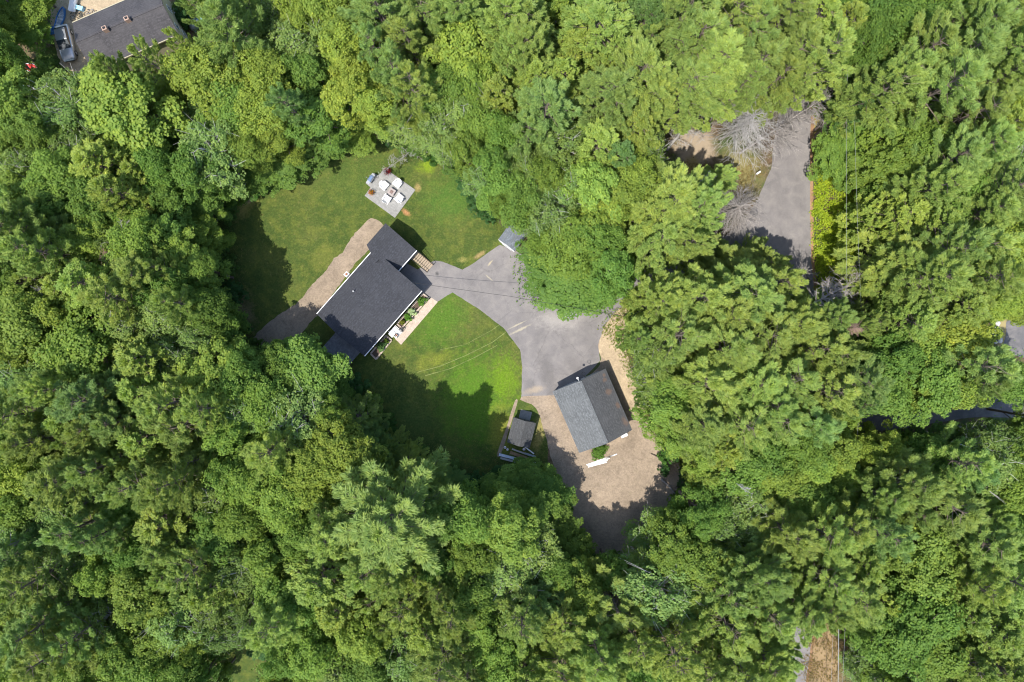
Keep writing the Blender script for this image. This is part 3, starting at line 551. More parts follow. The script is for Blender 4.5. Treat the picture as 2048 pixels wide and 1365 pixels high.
for k, L in used.items():
    L.sort(key=lambda a: a[0])
    for i, (d, o) in enumerate(L): o['label'] = f"{k[0]} wood-edge shrub {k[1]} the {k[2]}" + (f", {ORD[i]}" if len(L) > 1 else "")

# ------------------------------------------------------------------ undergrowth, ferns, grass tufts (nobody could count them)
def cover(name, test, box, n, size, hmax, colr, label, per=22, spread=.5, mat=LEAF, flatn=.7):
    g_ = np.random.default_rng(len(name)); C = []
    while len(C) < n:
        x = g_.uniform(box[0], box[2]); y = g_.uniform(box[1], box[3])
        if test(x, y): C.append((*P(x, y).xy, g_.uniform(min(.15, hmax * .5), hmax)))
    C = np.repeat(np.array(C), per, 0); m = len(C); C[:, :2] += g_.normal(size=(m, 2)) * spread; C[:, 2] *= g_.random(m) ** .6; C[:, 2] += .04
    nn = nrm(np.array([0, 0, flatn]) + g_.normal(size=(m, 3)) * .45); d = nrm(np.cross(nn, g_.normal(size=(m, 3)))); L = size * g_.uniform(.6, 1.4, m)
    me = diamonds(C, d, np.cross(nn, d), L, L * .5, np.clip(g_.normal(.45, .2, m), 0, 1), name, mat); o = bpy.data.objects.new(name, me); col.objects.link(o)
    o.color = (*colr, 1); tag(o, label, 'plants', kind='stuff'); return o
def wood_test(x, y):
    return not openpx(1024 + (x - 1024) * 1.0, y) and not inpoly(x, y, lawn_px)
def near_open_edge(x, y): return wood_test(x, y)
cover('undergrowth', wood_test, (-60, -60, 2110, 1430), 6500, .15, 1.6, (.12, .23, .05), 'low leafy undergrowth on the floor of the woods', per=24, spread=.6)
cover('ferns', lambda x, y: inpoly(x, y, [(1628, 300), (1660, 310), (1690, 340), (1722, 420), (1712, 470), (1722, 520), (1690, 560), (1650, 600), (1634, 600), (1628, 480)]), (1620, 300, 1720, 605), 560, .13, .9, (.34, .44, .04), 'bright yellow-green ferns beside the street', per=26, spread=.3)
cover('weeds', lambda x, y: inpoly(x, y, [(1204, 660), (1225, 630), (1262, 606), (1290, 620), (1270, 680), (1262, 740), (1300, 840), (1375, 920), (1400, 950), (1380, 960), (1330, 900), (1290, 850), (1262, 770), (1240, 700)]), (1200, 600, 1400, 965), 230, .10, .5, (.17, .22, .04), 'ragged weeds along the bank by the garage', per=14, spread=.4)
cover('dry_grass', lambda x, y: inpoly(x, y, [(1615, 1240), (1700, 1235), (1705, 1400), (1600, 1400)]) or inpoly(x, y, [(1375, 320), (1400, 330), (1440, 340), (1530, 330), (1500, 390), (1440, 400), (1380, 380)]), (1370, 310, 1710, 1400), 420, .10, .22, (.22, .17, .08), 'tan dry grass beside the road', per=14, spread=.4)
cover('yard_debris', lambda x, y: inpoly(x, y, [(1040, 800), (1110, 785), (1200, 730), (1195, 690), (1212, 655), (1262, 605), (1250, 720), (1300, 850), (1360, 925), (1350, 985), (1330, 1040), (1265, 1105), (1190, 1120), (1150, 1090), (1120, 1000), (1085, 850)]) or inpoly(x, y, [(744, 440), (762, 452), (700, 540), (610, 660), (510, 722), (500, 695), (590, 620), (690, 495)]), (490, 430, 1370, 1130), 300, .04, .06, (.22, .17, .11), 'small stones, bark and leaf bits strewn over the bare dirt', per=5, spread=.5)
cover('leaf_bits', lambda x, y: inpoly(x, y, lawn_px) and (y < 330 or x < 480 + (y - 400) * .1 or y > 880), (420, 250, 1100, 990), 500, .05, .08, (.24, .17, .09), 'fallen leaves and twigs strewn along the lawn edge', per=6, spread=.6)
cover('edge_grass', lambda x, y: not inpoly(x, y, drive_px) and not inpoly(x, y, [(1040, 790), (1160, 780), (1110, 900), (1160, 1000), (1060, 1000), (1090, 900)]) and (inpoly(x, y, lawn_px) and not any(inpoly(x + a, y + b, lawn_px) for a, b in ((11, 0),)) or inpoly(x, y, lawn_px) and (not inpoly(x - 12, y, lawn_px) or not inpoly(x, y - 12, lawn_px) or not inpoly(x, y + 12, lawn_px))), (420, 250, 1100, 990), 420, .07, .3, (.13, .18, .035), 'long grass tufts along the lawn edge', per=14, spread=.3)

# ------------------------------------------------------------------ buildings
def fit(T, Rt, B, L, h):
    """four photo corners seen at height h -> centre, angle of the long axis (B->R), length, width"""
    T, Rt, B, L = [P(*q, h) for q in (T, Rt, B, L)]; c = (T + Rt + B + L) / 4
    u = ((Rt - B) + (T - L)) / 2; v = ((Rt - T) + (B - L)) / 2
    return Vector((c.x, c.y, 0)), math.atan2(u.y, u.x), u.length, v.length
def window(parent, x, y, z, wd, ht, axis, out):
    """framed window on a wall; axis 'x' wall runs along x, out is +-1"""
    f = MB(); g_ = MB(); t_ = .06
    def bx(b, a0, a1, z0, z1, d0, d1):
        lo, hi = sorted((out * d0, out * d1))
        if axis == 'x': b.box(x + a0, x + a1, y + lo, y + hi, z0, z1)
        else: b.box(x + lo, x + hi, y + a0, y + a1, z0, z1)
    bx(f, -wd / 2, wd / 2, z + ht / 2 - t_, z + ht / 2, -.02, .05); bx(f, -wd / 2, wd / 2, z - ht / 2, z - ht / 2 + t_, -.02, .05)
    bx(f, -wd / 2, -wd / 2 + t_, z - ht / 2 + t_, z + ht / 2 - t_, -.02, .05); bx(f, wd / 2 - t_, wd / 2, z - ht / 2 + t_, z + ht / 2 - t_, -.02, .05)
    bx(f, -wd / 2 + t_, wd / 2 - t_, z - .02, z + .02, -.01, .04)
    bx(g_, -wd / 2 + t_, wd / 2 - t_, z - ht / 2 + t_, z + ht / 2 - t_, -.015, .02)
    w_ = f.build('window', WHITE, parent); g_.build('pane', GLASS, w_)
def gable(parent, Lx, Wy, eave, ridge, roofm, wallm, oh=.35, ohg=.2, x0=0, y0=0, fascia=WHITE, th=.12, split=None, gable_trim=None):
    """building part whose ridge runs along local x"""
    wx, wy = Lx / 2 - ohg, Wy / 2 - oh; b = MB(); k = (ridge - eave) / (Wy / 2); we = eave + k * oh - th * .6; rp = ridge - th * .6
    b.add([(x0 - wx, y0 - wy, 0), (x0 - wx, y0 + wy, 0), (x0 - wx, y0 + wy, we), (x0 - wx, y0, rp), (x0 - wx, y0 - wy, we), (x0 + wx, y0 - wy, 0), (x0 + wx, y0 + wy, 0), (x0 + wx, y0 + wy, we), (x0 + wx, y0, rp), (x0 + wx, y0 - wy, we)],
          [(0, 4, 3, 2, 1), (5, 6, 7, 8, 9), (0, 5, 9, 4), (1, 2, 7, 6)]); b.build('wall', wallm, parent)
    def slope(sg, name, m):
        q = MB(); ye = y0 + sg * Wy / 2; n = 1
        vs = [(x0 - Lx / 2, y0, ridge), (x0 + Lx / 2, y0, ridge), (x0 + Lx / 2, ye, eave), (x0 - Lx / 2, ye, eave)]; vs += [(x, y, z - th) for x, y, z in vs]
        fs = [(0, 3, 2, 1), (4, 5, 6, 7), (0, 1, 5, 4), (3, 7, 6, 2), (1, 2, 6, 5), (0, 4, 7, 3)]
        if sg < 0: fs = [f[::-1] for f in fs]
        q.add(vs, fs); return q
    rs = []
    if split:
        for sg, nm_, m in ((1, 'roof', split[0]), (-1, 'roof', split[1])): rs.append(slope(sg, nm_, m).build(nm_, m, parent))
    else:
        q = slope(1, '', 0); q2 = slope(-1, '', 0); q.add(q2.v, q2.f); rs.append(q.build('roof', roofm, parent))
    cap = MB(); cap.box(x0 - Lx / 2 + .02, x0 + Lx / 2 - .02, y0 - .13, y0 + .13, ridge - .05, ridge + .02); cap.build('ridge_cap', roofm, parent)
    if fascia:
        f = MB()
        for sg in (-1, 1):
            ye = y0 + sg * (Wy / 2 + .012); f.box(x0 - Lx / 2, x0 + Lx / 2, min(ye, ye + sg * .09), max(ye, ye + sg * .09), eave - .17, eave + .01)
        f.build('gutter', fascia, parent)
    return rs[0]
# main house
EV = 3.1
c, ang, Lh, Wh = fit((747.4, 500.4), (844.5, 579.8), (729.5, 711.3), (632.8, 629.6), EV)
house = thing('house', 'main house with charcoal shingle roof, white gutters and a lower wing', 'house', c, ang)
roof = gable(house, Lh, Wh, EV, EV + 1.35, SH_MAIN, NAVY, .35, .2, gable_trim=None)
# local frame: +x towards the upper right end, +y towards upper left side
def loc(obj_c, a, px, py, h=0):
    p = P(px, py, h) - Vector((obj_c.x, obj_c.y, 0)); ca, sa = math.cos(-a), math.sin(-a); return (p.x * ca - p.y * sa, p.x * sa + p.y * ca)
exA = [loc(c, ang, *q, EV) for q in ((770.6, 447.3), (832.8, 500.1), (800.5, 538.2), (735.7, 489.2))]
ex_y1 = max(exA[0][1], exA[3][1]); ex_y0 = (exA[1][1] + exA[2][1]) / 2; ex_x1 = (exA[0][0] + exA[1][0]) / 2; ex_x0 = Lh / 2 - .25
exW = ex_y1 - ex_y0; exL = ex_x1 - ex_x0
b = MB(); yc = (ex_y0 + ex_y1) / 2; er = EV + .78
wx0, wx1, wy0, wy1 = ex_x0 + .1, ex_x1 - .2, ex_y0 + .3, ex_y1 - .3
b.add([(wx0, wy0, 0), (wx0, wy1, 0), (wx1, wy0, 0), (wx1, wy1, 0), (wx0, wy0, EV), (wx0, wy1, EV), (wx1, wy0, EV), (wx1, wy1, EV), (wx1, yc, er - .1), (wx0, yc, er - .1)],
      [(0, 2, 6, 4), (1, 5, 7, 3), (2, 3, 7, 8, 6)]); b.build('wing_wall', NAVY, house)
b = MB()
for sg, ye in ((1, ex_y1), (-1, ex_y0)):
    vs = [(ex_x0 - .3 if sg < 0 else ex_x0 - .9, yc, er), (ex_x1, yc, er), (ex_x1, ye, EV), (ex_x0 - .3 if sg < 0 else ex_x0, ye, EV)]; vs += [(x, y, z - .12) for x, y, z in vs]
    fs = [(0, 3, 2, 1), (4, 5, 6, 7), (3, 7, 6, 2), (1, 2, 6, 5), (0, 4, 7, 3)]; b.add(vs, fs if sg > 0 else [f[::-1] for f in fs])
b.build('wing_roof', SH_MAIN, house)
b = MB(); b.box(ex_x0, ex_x1, ex_y0 - .11, ex_y0 - .012, EV - .17, EV + .01); b.build('wing_gutter', WHITE, house)
# chimney and vent
lx, ly = loc(c, ang, 699, 554, EV + .6); b = MB(); b.box(lx - .25, lx + .25, Wh / 2 - .02 + .13, Wh / 2 + .55, 0, EV + .75); ch = b.build('chimney', simple("chimney_block", (.40, .34, .30), .9, .15), house)
b = MB(); b.lathe([(.13, EV + .75), (.13, EV + .86), (.10, EV + .86), (.10, EV + .8)], 12, (lx, Wh / 2 + .34)); b.build('flue', TERRA, ch)
b = MB(); b.box(lx - .31, lx + .31, Wh / 2 + .08, Wh / 2 + .61, EV + .70, EV + .752); b.build('chimney_cap', CONC, ch)
lx, ly = loc(c, ang, 707, 583, EV + .9); b = MB(); b.lathe([(.07, EV + .6), (.07, EV + 1.15), (.05, EV + 1.15)], 10, (lx, ly)); b.build('vent_pipe', WHITE, house)
for x in (-4.0, .9, 3.8): window(house, x, -Wh / 2 + .36, 1.7, 1.0, 1.1, 'x', -1)
for x in (-3.0, 0.5, 3.0): window(house, x, Wh / 2 - .36, 1.7, 1.0, 1.1, 'x', 1)
window(house, Lh / 2 - .2, -2.2, 1.7, .9, 1.1, 'y', 1); window(house, wx1, yc, 1.6, 1.1, 1.1, 'y', 1)
b = MB(); b.box(-1.6, -.7, -Wh / 2 + .27, -Wh / 2 + .34, .35, 2.35)
# front door
b = MB(); dx, dy = loc(c, ang, 790, 655); b.box(dx - .48, dx + .48, -Wh / 2 + .29, -Wh / 2 + .352, .45, 2.5); d_ = b.build('door', RED, house); b = MB(); b.ball((dx + .38, -Wh / 2 + .26, 1.4), .035, 5); b.build('handle', GALV, d_)
# rear deck of dark boards with rail
q = [loc(c, ang, *k, .9) for k in ((641, 697.6), (669.7, 669), (720.8, 710), (689.6, 735))]
dx0 = (q[0][0] + q[3][0]) / 2; dx1 = -Lh / 2 + .22; dy1 = (q[0][1] + q[1][1]) / 2; dy0 = (q[2][1] + q[3][1]) / 2
b = MB(); n = 16
for i in range(n):
    y0_ = dy0 + (dy1 - dy0) * i / n; b.box(dx0, dx1, y0_ + .006, y0_ + (dy1 - dy0) / n - .006, .86, .9)
b.box(dx0 + .05, dx1 - .05, dy0 + .05, dy1 - .05, .6, .855)
deck = b.build('deck', simple("grey_deck_boards", (.17, .17, .18), .8, .3, 3), house)
b = MB()
for i in range(7):
    y_ = dy0 + .06 + (dy1 - dy0 - .12) * i / 6; b.box(dx0 + .02, dx0 + .11, y_ - .045, y_ + .045, 0, 1.85)
b.box(dx0, dx0 + .13, dy0, dy1, 1.851, 1.9); b.build('deck_rail', DARKG, deck)
# wooden steps with black railings beside the wing
sx = MB(); p0 = P(831, 512.5, .9); p1 = P(860.5, 537.5, .1); d = (p1 - p0); L_ = Vector((d.x, d.y)).length; a_ = math.atan2(d.y, d.x)
steps = thing('entry_steps', 'tan wooden steps with black railings going down from the house to the driveway', 'steps', (p0.x, p0.y, 0), a_)
b = MB(); n = 8
for i in range(n):
    z = .95 - i * .115; b.box(L_ * i / n + .02, L_ * (i + 1) / n - .02, -.55, .55, z - .04, z)
b.build('treads', WOOD, steps)
b = MB()
for s_ in (-.6, .56): b.add([(0, s_, .5), (0, s_, .93), (L_, s_, .1), (L_, s_, 0), (0, s_ + .04, .5), (0, s_ + .04, .93), (L_, s_ + .04, .1), (L_, s_ + .04, 0)], [(0, 3, 2, 1), (4, 5, 6, 7), (1, 2, 6, 5), (0, 4, 7, 3), (0, 1, 5, 4), (2, 3, 7, 6)])
b.build('stringers', PLY, steps)
for s_ in (-.65, .65):
    b = MB(); b.tube([(-.3, s_, 1.9), (0, s_, 1.9), (L_, s_, .95)], .035, 6); b.tube([(-.3, s_, 1.1), (0, s_, 1.1), (L_, s_, .2)], .025, 6)
    for i in range(9):
        f_ = i / 8; b.tube([(L_ * f_, s_, .95 * (1 - f_)), (L_ * f_, s_, 1.9 - .95 * f_)], .018 if i % 8 else .04, 5)
    b.build('railing', BLACK, steps)
b = MB(); b.box(-1.2, -.02, -.6, .6, .88, .95); b.build('landing', WOOD, steps)

# planting beds
STONE = simple("tan_block_wall", (.45, .37, .30), .9, .2, 6)
def bed(pts, name, label):
    ps = [P(*p, .3) for p in pts]; cc = sum(ps, Vector()) / 4; o = thing(name, label, 'garden bed', (cc.x, cc.y, 0)); r = MB(); n = 4
    for i in range(n):
        a = ps[i] - cc; b_ = ps[(i + 1) % n] - cc; d = (b_ - a).normalized(); nn = Vector((-d.y, d.x, 0)) * .1
        k = max(2, int((b_ - a).length / .42))
        for j in range(k):
            s0 = a.lerp(b_, (j + .03) / k); s1 = a.lerp(b_, (j + .97) / k); r.prism([(s0 - nn).xy, (s1 - nn).xy, (s1 + nn).xy, (s0 + nn).xy], 0, .33 + .003 * ((j + i) % 3))
    r.build('block_edging', STONE, o); s_ = MB(); s_.prism([((p - cc) * .96).xy for p in ps], .03, .24); s_.build('mulch', SOIL, o)
bed([(846, 588), (857, 597), (803, 657), (794, 648)], 'planting_bed', 'long mulched bed with block edging beside the brick walk')
bed([(772, 672), (783, 681), (752, 719), (741, 708)], 'planting_bed', 'short shaded mulched bed at the lower end of the house')
for (x, y, r, tint, lb) in [(843, 603, 8.5, (.13, .28, .04), 'bright green round shrub at the upper end of the long bed'), (824, 624, 8.5, (.38, .48, .3), 'white-flecked flowering shrub in the middle of the long bed'), (816, 635, 8, (.10, .24, .03), 'dense green shrub next to the white-flecked one in the long bed'),
                            (805, 645, 5, (.22, .25, .04), 'small yellowish plant at the lower end of the long bed'), (773, 682, 5, (.15, .24, .04), 'small green plant at the upper end of the short bed'), (762, 694, 9, (.13, .24, .08), 'leafy hosta-like shrub spilling over the short bed')]:
    mk_shrub(x, y, r, tint, lb, h=.95, group='shrubs in the house beds', name='garden_shrub')
# white landing before the front door
ps = [P(*p, .4) for p in ((790, 649.7), (804.7, 663.4), (793, 677), (780, 666))]; cc = sum(ps, Vector()) / 4; u = ps[1] - ps[0]; v = ps[2] - ps[1]; a_ = math.atan2(u.y, u.x); lu, lv = u.length / 2, v.length / 2
ld = thing('front_landing', 'white front door landing with a side step and thin railings', 'landing', (cc.x, cc.y, 0), a_)
b = MB(); b.box(-lu, lu, -lv, lv, 0, .42); b.build('platform', WHITE, ld, .02)
b = MB(); b.box(-lu * .9, lu * .2, -lv - .35, -lv - .01, 0, .22); b.build('step', WHITE, ld, .01)
for s_ in (-1, 1):
    b = MB(); y_ = s_ * (lv - .05); b.tube([(-lu, y_, 1.3), (lu, y_, 1.3)], .03, 6)
    for i in range(6): b.tube([(-lu + 2 * lu * i / 5, y_, .42), (-lu + 2 * lu * i / 5, y_, 1.3)], .014, 4)
    b.build('railing', WHITE if s_ < 0 else BLACK, ld)
def plant_stand(px, py, lb, h0=.42):
    p = P(px, py, h0 + .3); o = thing('plant_stand', lb, 'plant stand', (p.x, p.y, h0), a_ + .2, 'plant stands at the front door'); b = MB()
    for x in (-.2, .2):
        for y in (-.2, .2): b.tube([(x, y, 0), (x, y, .5)], .02, 5)
    for z in (.5, .2):
        b.box(-.22, .22, -.22, -.18, z - .02, z); b.box(-.22, .22, .18, .22, z - .021, z - .001); b.box(-.22, -.18, -.179, .179, z - .02, z); b.box(.18, .22, -.179, .179, z - .02, z)
    b.build('frame', BLACK, o); b = MB(); b.lathe([(.08, .2), (.12, .42), (.13, .42), (.11, .40)], 10); b.build('pot', TERRA if py > 670 else DARKG, o)
plant_stand(793, 671, 'square black stand on the white landing edge'); plant_stand(802.5, 659.5, 'square black stand by the upper landing corner')

# garage
EG = 2.7
c2, a2, Lg, Wg = fit((1104.8, 782.9), (1211.4, 738.1), (1263.8, 859), (1159, 907.6), EG)
# long axis runs from lower right end to upper left end
u = (P(1104.8, 782.9, EG) + P(1211.4, 738.1, EG) - P(1263.8, 859, EG) - P(1159, 907.6, EG)) / 2; v = (P(1211.4, 738.1, EG) - P(1104.8, 782.9, EG) + P(1263.8, 859, EG) - P(1159, 907.6, EG)) / 2
a2 = math.atan2(u.y, u.x); Lg, Wg = u.length, v.length
gar = thing('garage', 'detached two-slope garage, pale grey left slope and darker right slope', 'garage', c2, a2)
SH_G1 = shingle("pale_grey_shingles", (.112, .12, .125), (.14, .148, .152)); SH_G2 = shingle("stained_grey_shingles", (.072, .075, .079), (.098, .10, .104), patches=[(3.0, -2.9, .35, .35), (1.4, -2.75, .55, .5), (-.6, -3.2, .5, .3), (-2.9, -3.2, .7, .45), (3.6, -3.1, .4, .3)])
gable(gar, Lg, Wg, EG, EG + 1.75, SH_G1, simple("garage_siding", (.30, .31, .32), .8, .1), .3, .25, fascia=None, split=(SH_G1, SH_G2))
gx = Lg / 2 - .25
for y in (-1.7, 1.5):
    b = MB(); b.box(gx, gx + .06, y - 1.25, y + 1.25, .02, 2.15); gd = b.build('garage_door', WHITE, gar)
    b = MB()
    for z in (.55, 1.08, 1.61): b.box(gx + .06, gx + .075, y - 1.24, y + 1.24, z - .012, z + .012)
    b.build('panel_seam', DARKG, gd)
window(gar, 0, -Wg / 2 + .31, 1.5, .9, .9, 'x', -1); window(gar, -Lg / 2 + .25, 1.2, 1.5, .9, .9, 'y', -1)
lx, ly = loc(c2, a2, 1159, 759, EG + 1.7); b = MB(); b.tube([(Lg / 2 - .3, .15, EG + 1.2), (Lg / 2 + .3, .15, EG + 1.45), (Lg / 2 + .4, .15, EG + 1.3)], .03, 6); b.ball((Lg / 2 + .4, .15, EG + 1.25), .16, 6, sq=(1, 1, .6)); b.build('yard_light', WHITE, gar)
b = MB(); b.tube([(Lg / 2 - .25, -.75, EG + .9), (Lg / 2 + .35, -.75, EG + 1.0)], .03, 6)
for k in range(10): b.tube([(Lg / 2 + .58 + .22 * math.cos(6.283 * k / 10), -.75 + .22 * math.sin(6.283 * k / 10), EG + 1.0), (Lg / 2 + .58 + .22 * math.cos(6.283 * (k + 1) / 10), -.75 + .22 * math.sin(6.283 * (k + 1) / 10), EG + 1.0)], .022, 4)
b.build('hoop_bracket', BLACK, gar)
# small shed by gravel yard
ES = 2.0
u = (P(1026.7, 834.3, ES) + P(1072.4, 847.6, ES) - P(1014.3, 884.8, ES) - P(1059, 897, ES)) / 2; v = (P(1072.4, 847.6, ES) - P(1026.7, 834.3, ES) + P(1059, 897, ES) - P(1014.3, 884.8, ES)) / 2
cs = (P(1026.7, 834.3, ES) + P(1072.4, 847.6, ES) + P(1014.3, 884.8, ES) + P(1059, 897, ES)) / 4; cs.z = 0; as_ = math.atan2(u.y, u.x)
shed = thing('shed', 'small grey-roofed garden shed between lawn and gravel yard', 'shed', cs, as_); gable(shed, u.length, v.length, ES, ES + .85, SH_SHED, simple("dark_shed_siding", (.10, .10, .11), .8, .2), .18, .12, fascia=None)
x_ = u.length / 2 - .12
for s_ in (-1, 1):
    b = MB(); b.box(x_, x_ + .05, .01 if s_ > 0 else -.7, .7 if s_ > 0 else -.01, .15, 1.85); dd = b.build('door', DARKG, shed); b = MB(); b.box(x_ + .05, x_ + .08, s_ * .08 - .015, s_ * .08 + .015, .9, 1.1); b.build('handle', GALV, dd)
b = MB(); b.add([(x_, -.75, .15), (x_, .75, .15), (x_ + 1.15, .75, .02), (x_ + 1.15, -.75, .02), (x_, -.75, 0), (x_, .75, 0), (x_ + 1.15, .75, 0), (x_ + 1.15, -.75, 0)], [(0, 3, 2, 1), (0, 4, 7, 3), (1, 2, 6, 5), (2, 3, 7, 6), (0, 1, 5, 4), (4, 5, 6, 7)]); b.build('ramp', simple("grey_ramp", (.2, .2, .19), .9, .2), shed)
# white-fronted shed at the driveway end
E3 = 2.0; A = P(998, 480, E3); B_ = P(1028, 502, E3); u = (B_ - A); a3 = math.atan2(u.y, u.x) + math.pi / 2; W3 = u.length + .2; L3 = 2.7
mid = (A + B_) / 2; c3 = mid + Vector((math.cos(a3), math.sin(a3), 0)) * (L3 / 2); c3.z = 0
s3 = thing('shed', 'blue-grey roofed shed with bright white front wall at the end of the driveway', 'shed', c3, a3)
gable(s3, L3, W3, E3, E3 + .8, SH_BLUE, WHITE, .12, .06, fascia=None)
b = MB(); b.box(-L3 / 2 - .02, -L3 / 2 + .05, -.75, .75, .1, 1.8); dd = b.build('door', WHITE, s3); b = MB(); b.box(-L3 / 2 - .05, -L3 / 2 - .02, -.02, .02, .9, 1.1); b.build('handle', BLACK, dd)
b = MB(); b.box(-L3 / 2 - .05, -L3 / 2 - .021, -W3 / 2, W3 / 2, E3 - .12, E3 - .0); b.build('white_board', WHITE, s3)

# neighbour house top left
EN = 4.2
TT = [P(x, y, EN) for x, y in ((142.7, 47), (314, -27), (360, 67), (188.5, 141.5))]
u = (TT[1] - TT[0] + TT[2] - TT[3]) / 2; v = (TT[0] - TT[3] + TT[1] - TT[2]) / 2; cn = sum(TT, Vector()) / 4; cn.z = 0; an = math.atan2(u.y, u.x); Ln, Wn = u.length, v.length
nh = thing('house', 'tan-walled house with old dark shingle roof and two small chimneys, top left', 'house', cn, an)
gable(nh, Ln, Wn, EN, EN + 1.4, SH_OLD, BEIGE, .3, .22, fascia=BEIGE)
for px, py in ((212, 59.6), (256, 40)):
    x, y = loc(cn, an, px, py, EN + 1.5); b = MB(); b.box(x - .28, x + .28, y - .25, y + .25, EN + .6, EN + 1.95); cb = b.build('chimney', simple("brick_chimney", (.40, .28, .22), .9, .2, 8), nh)
    b = MB(); b.box(x - .14, x + .14, y - .12, y + .12, EN + 1.951, EN + 2.06); b.build('flue', BLACK, cb); b = MB(); b.box(x - .33, x + .33, y - .4, y - .26, EN + .8, EN + 1.15); b.build('flashing', GALV, cb)
for y in (-1.6, .9):
    window(nh, Ln / 2 - .22, y, 2.9, .8, 1.0, 'y', 1)
    window(nh, Ln / 2 - .22, y, 1.0, .8, .9, 'y', 1)
for x in (-4, -1, 2, 4.5): window(nh, x, -Wn / 2 + .31, 2.9, .9, 1.0, 'x', -1)

# ------------------------------------------------------------------ patio
PP = [(769.5, 337), (831, 380.5), (790, 436.4), (729.5, 392.3), (741.3, 375.4), (731.5, 367.2), (747.4, 346.7), (757.7, 351.8)]
b = MB(); b.prism([P(*p).xy for p in PP][::-1], 0, .10); tag(b.build('patio', PATIO), kind='structure')
def adirondack(px, py, tx, ty, lb):
    p = P(px, py, .4); q = P(tx, ty, .4); a = math.atan2(q.y - p.y, q.x - p.x)
    o = thing('lawn_chair', lb, 'chair', (p.x, p.y, .1), a, 'white slatted chairs round the fire pit')
    b = MB()
    for i in range(6): b.box(-.30 + i * .105, -.30 + i * .105 + .095, -.27, .27, .30 + .02 * i - .012, .30 + .02 * i + .012)
    b.build('seat', WHITEP, o)
    b = MB()
    for i in range(6):
        y = -.275 + i * .092 + .046; ht = .72 - abs(y) * .55; M = Matrix.Translation((-.30, y, .28)) @ Matrix.Rotation(math.radians(-28), 4, 'Y'); b.box(-.012, .012, -.043, .043, 0, ht, M=M)
    M = Matrix.Translation((-.33, 0, .28)) @ Matrix.Rotation(math.radians(-28), 4, 'Y'); b.box(-.03, 0, -.27, .27, .38, .45, M=M); b.build('backrest', WHITEP, o)
    for s_ in (-1, 1):
        b = MB(); b.box(-.42, .36, s_ * .36 - .075, s_ * .36 + .075, .56, .585); b.build('armrest', WHITEP, o, .008)
        b = MB(); b.box(.24, .33, s_ * .31 - .015, s_ * .31 + .015, 0, .559); b.build('leg', WHITEP, o)
        b = MB(); b.add([(-.62, s_ * .285 - .015, 0), (-.5, s_ * .285 - .015, 0), (.3, s_ * .285 - .015, .29), (.3, s_ * .285 - .015, .40), (-.62, s_ * .285 + .015, 0), (-.5, s_ * .285 + .015, 0), (.3, s_ * .285 + .015, .29), (.3, s_ * .285 + .015, .40)],
                        [(0, 1, 2, 3), (4, 7, 6, 5), (0, 3, 7, 4), (1, 5, 6, 2), (2, 6, 7, 3), (0, 4, 5, 1)]); b.build('leg', WHITEP, o)
    o.scale = (1.12, 1.18, 1.05)
adirondack(769.5, 373, 783, 384, 'white slatted chair on the patio, upper left of the fire pit'); adirondack(794.5, 369, 785, 381, 'white slatted chair on the patio, upper right of the fire pit')
adirondack(774.5, 398, 782, 387, 'white slatted chair on the patio, lower left of the fire pit'); adirondack(797.5, 397, 787, 388, 'white slatted chair on the patio, lower right of the fire pit')
p = P(783.5, 384.5, .5); fp = thing('fire_pit', 'square brown fire pit table in the middle of the patio chairs', 'fire pit', (p.x, p.y, .1), math.radians(-33))
b = MB(); b.box(-.32, .32, -.32, .32, 0, .5); b.build('base', FIREB, fp, .01); b = MB()
for (x0, x1, y0, y1) in ((-.43, .43, -.43, -.2), (-.43, .43, .2, .43), (-.43, -.2, -.199, .199), (.2, .43, -.199, .199)): b.box(x0, x1, y0, y1, .5, .56)
b.build('table_rim', simple("grey_brown_rim", (.34, .29, .27), .6, .1), fp, .01); b = MB(); b.lathe([(.19, .5), (.18, .58), (.0, .6)], 14); b.build('burner_lid', FIREB, fp)
p = P(741.3, 358, .9); gr = thing('grill', 'gas grill with blue-grey lid on the patio extension', 'grill', (p.x, p.y, .1), math.radians(55))
b = MB(); b.box(-.32, .32, -.25, .25, .2, .78); b.build('cart', BLACK, gr, .01)
b = MB(); pr = [(-.27, .8), (-.27, .95), (-.2, 1.08), (-.05, 1.13), (.1, 1.12), (.24, 1.0), (.27, .8)]; vs = [(-.36, y, z) for y, z in pr] + [(.36, y, z) for y, z in pr]; n = len(pr)
b.add(vs, [tuple(range(n)), tuple(range(n, 2 * n))[::-1]] + [(i, n + i, n + (i + 1) % n, (i + 1) % n) for i in range(n)]); b.build('lid', simple("blue_grey_lid", (.18, .28, .45), .3, .1, 3, .3), gr)
for s_ in (-1, 1): b = MB(); b.box(s_ * .55 - .18, s_ * .55 + .18, -.24, .24, .82, .86); b.build('side_shelf', GALV, gr, .01)
b = MB(); b.tube([(-.3, -.36, .98), (.3, -.36, .98)], .018, 6); b.tube([(-.28, -.27, .97), (-.28, -.36, .98)], .012, 5); b.tube([(.28, -.27, .97), (.28, -.36, .98)], .012, 5); b.build('lid_handle', GALV, gr)
for s_ in (-1, 1): b = MB(); b.tube([(s_ * .34, .15, .08), (s_ * .38, .15, .08)], .08, 12); b.build('wheel', RUBBER, gr)
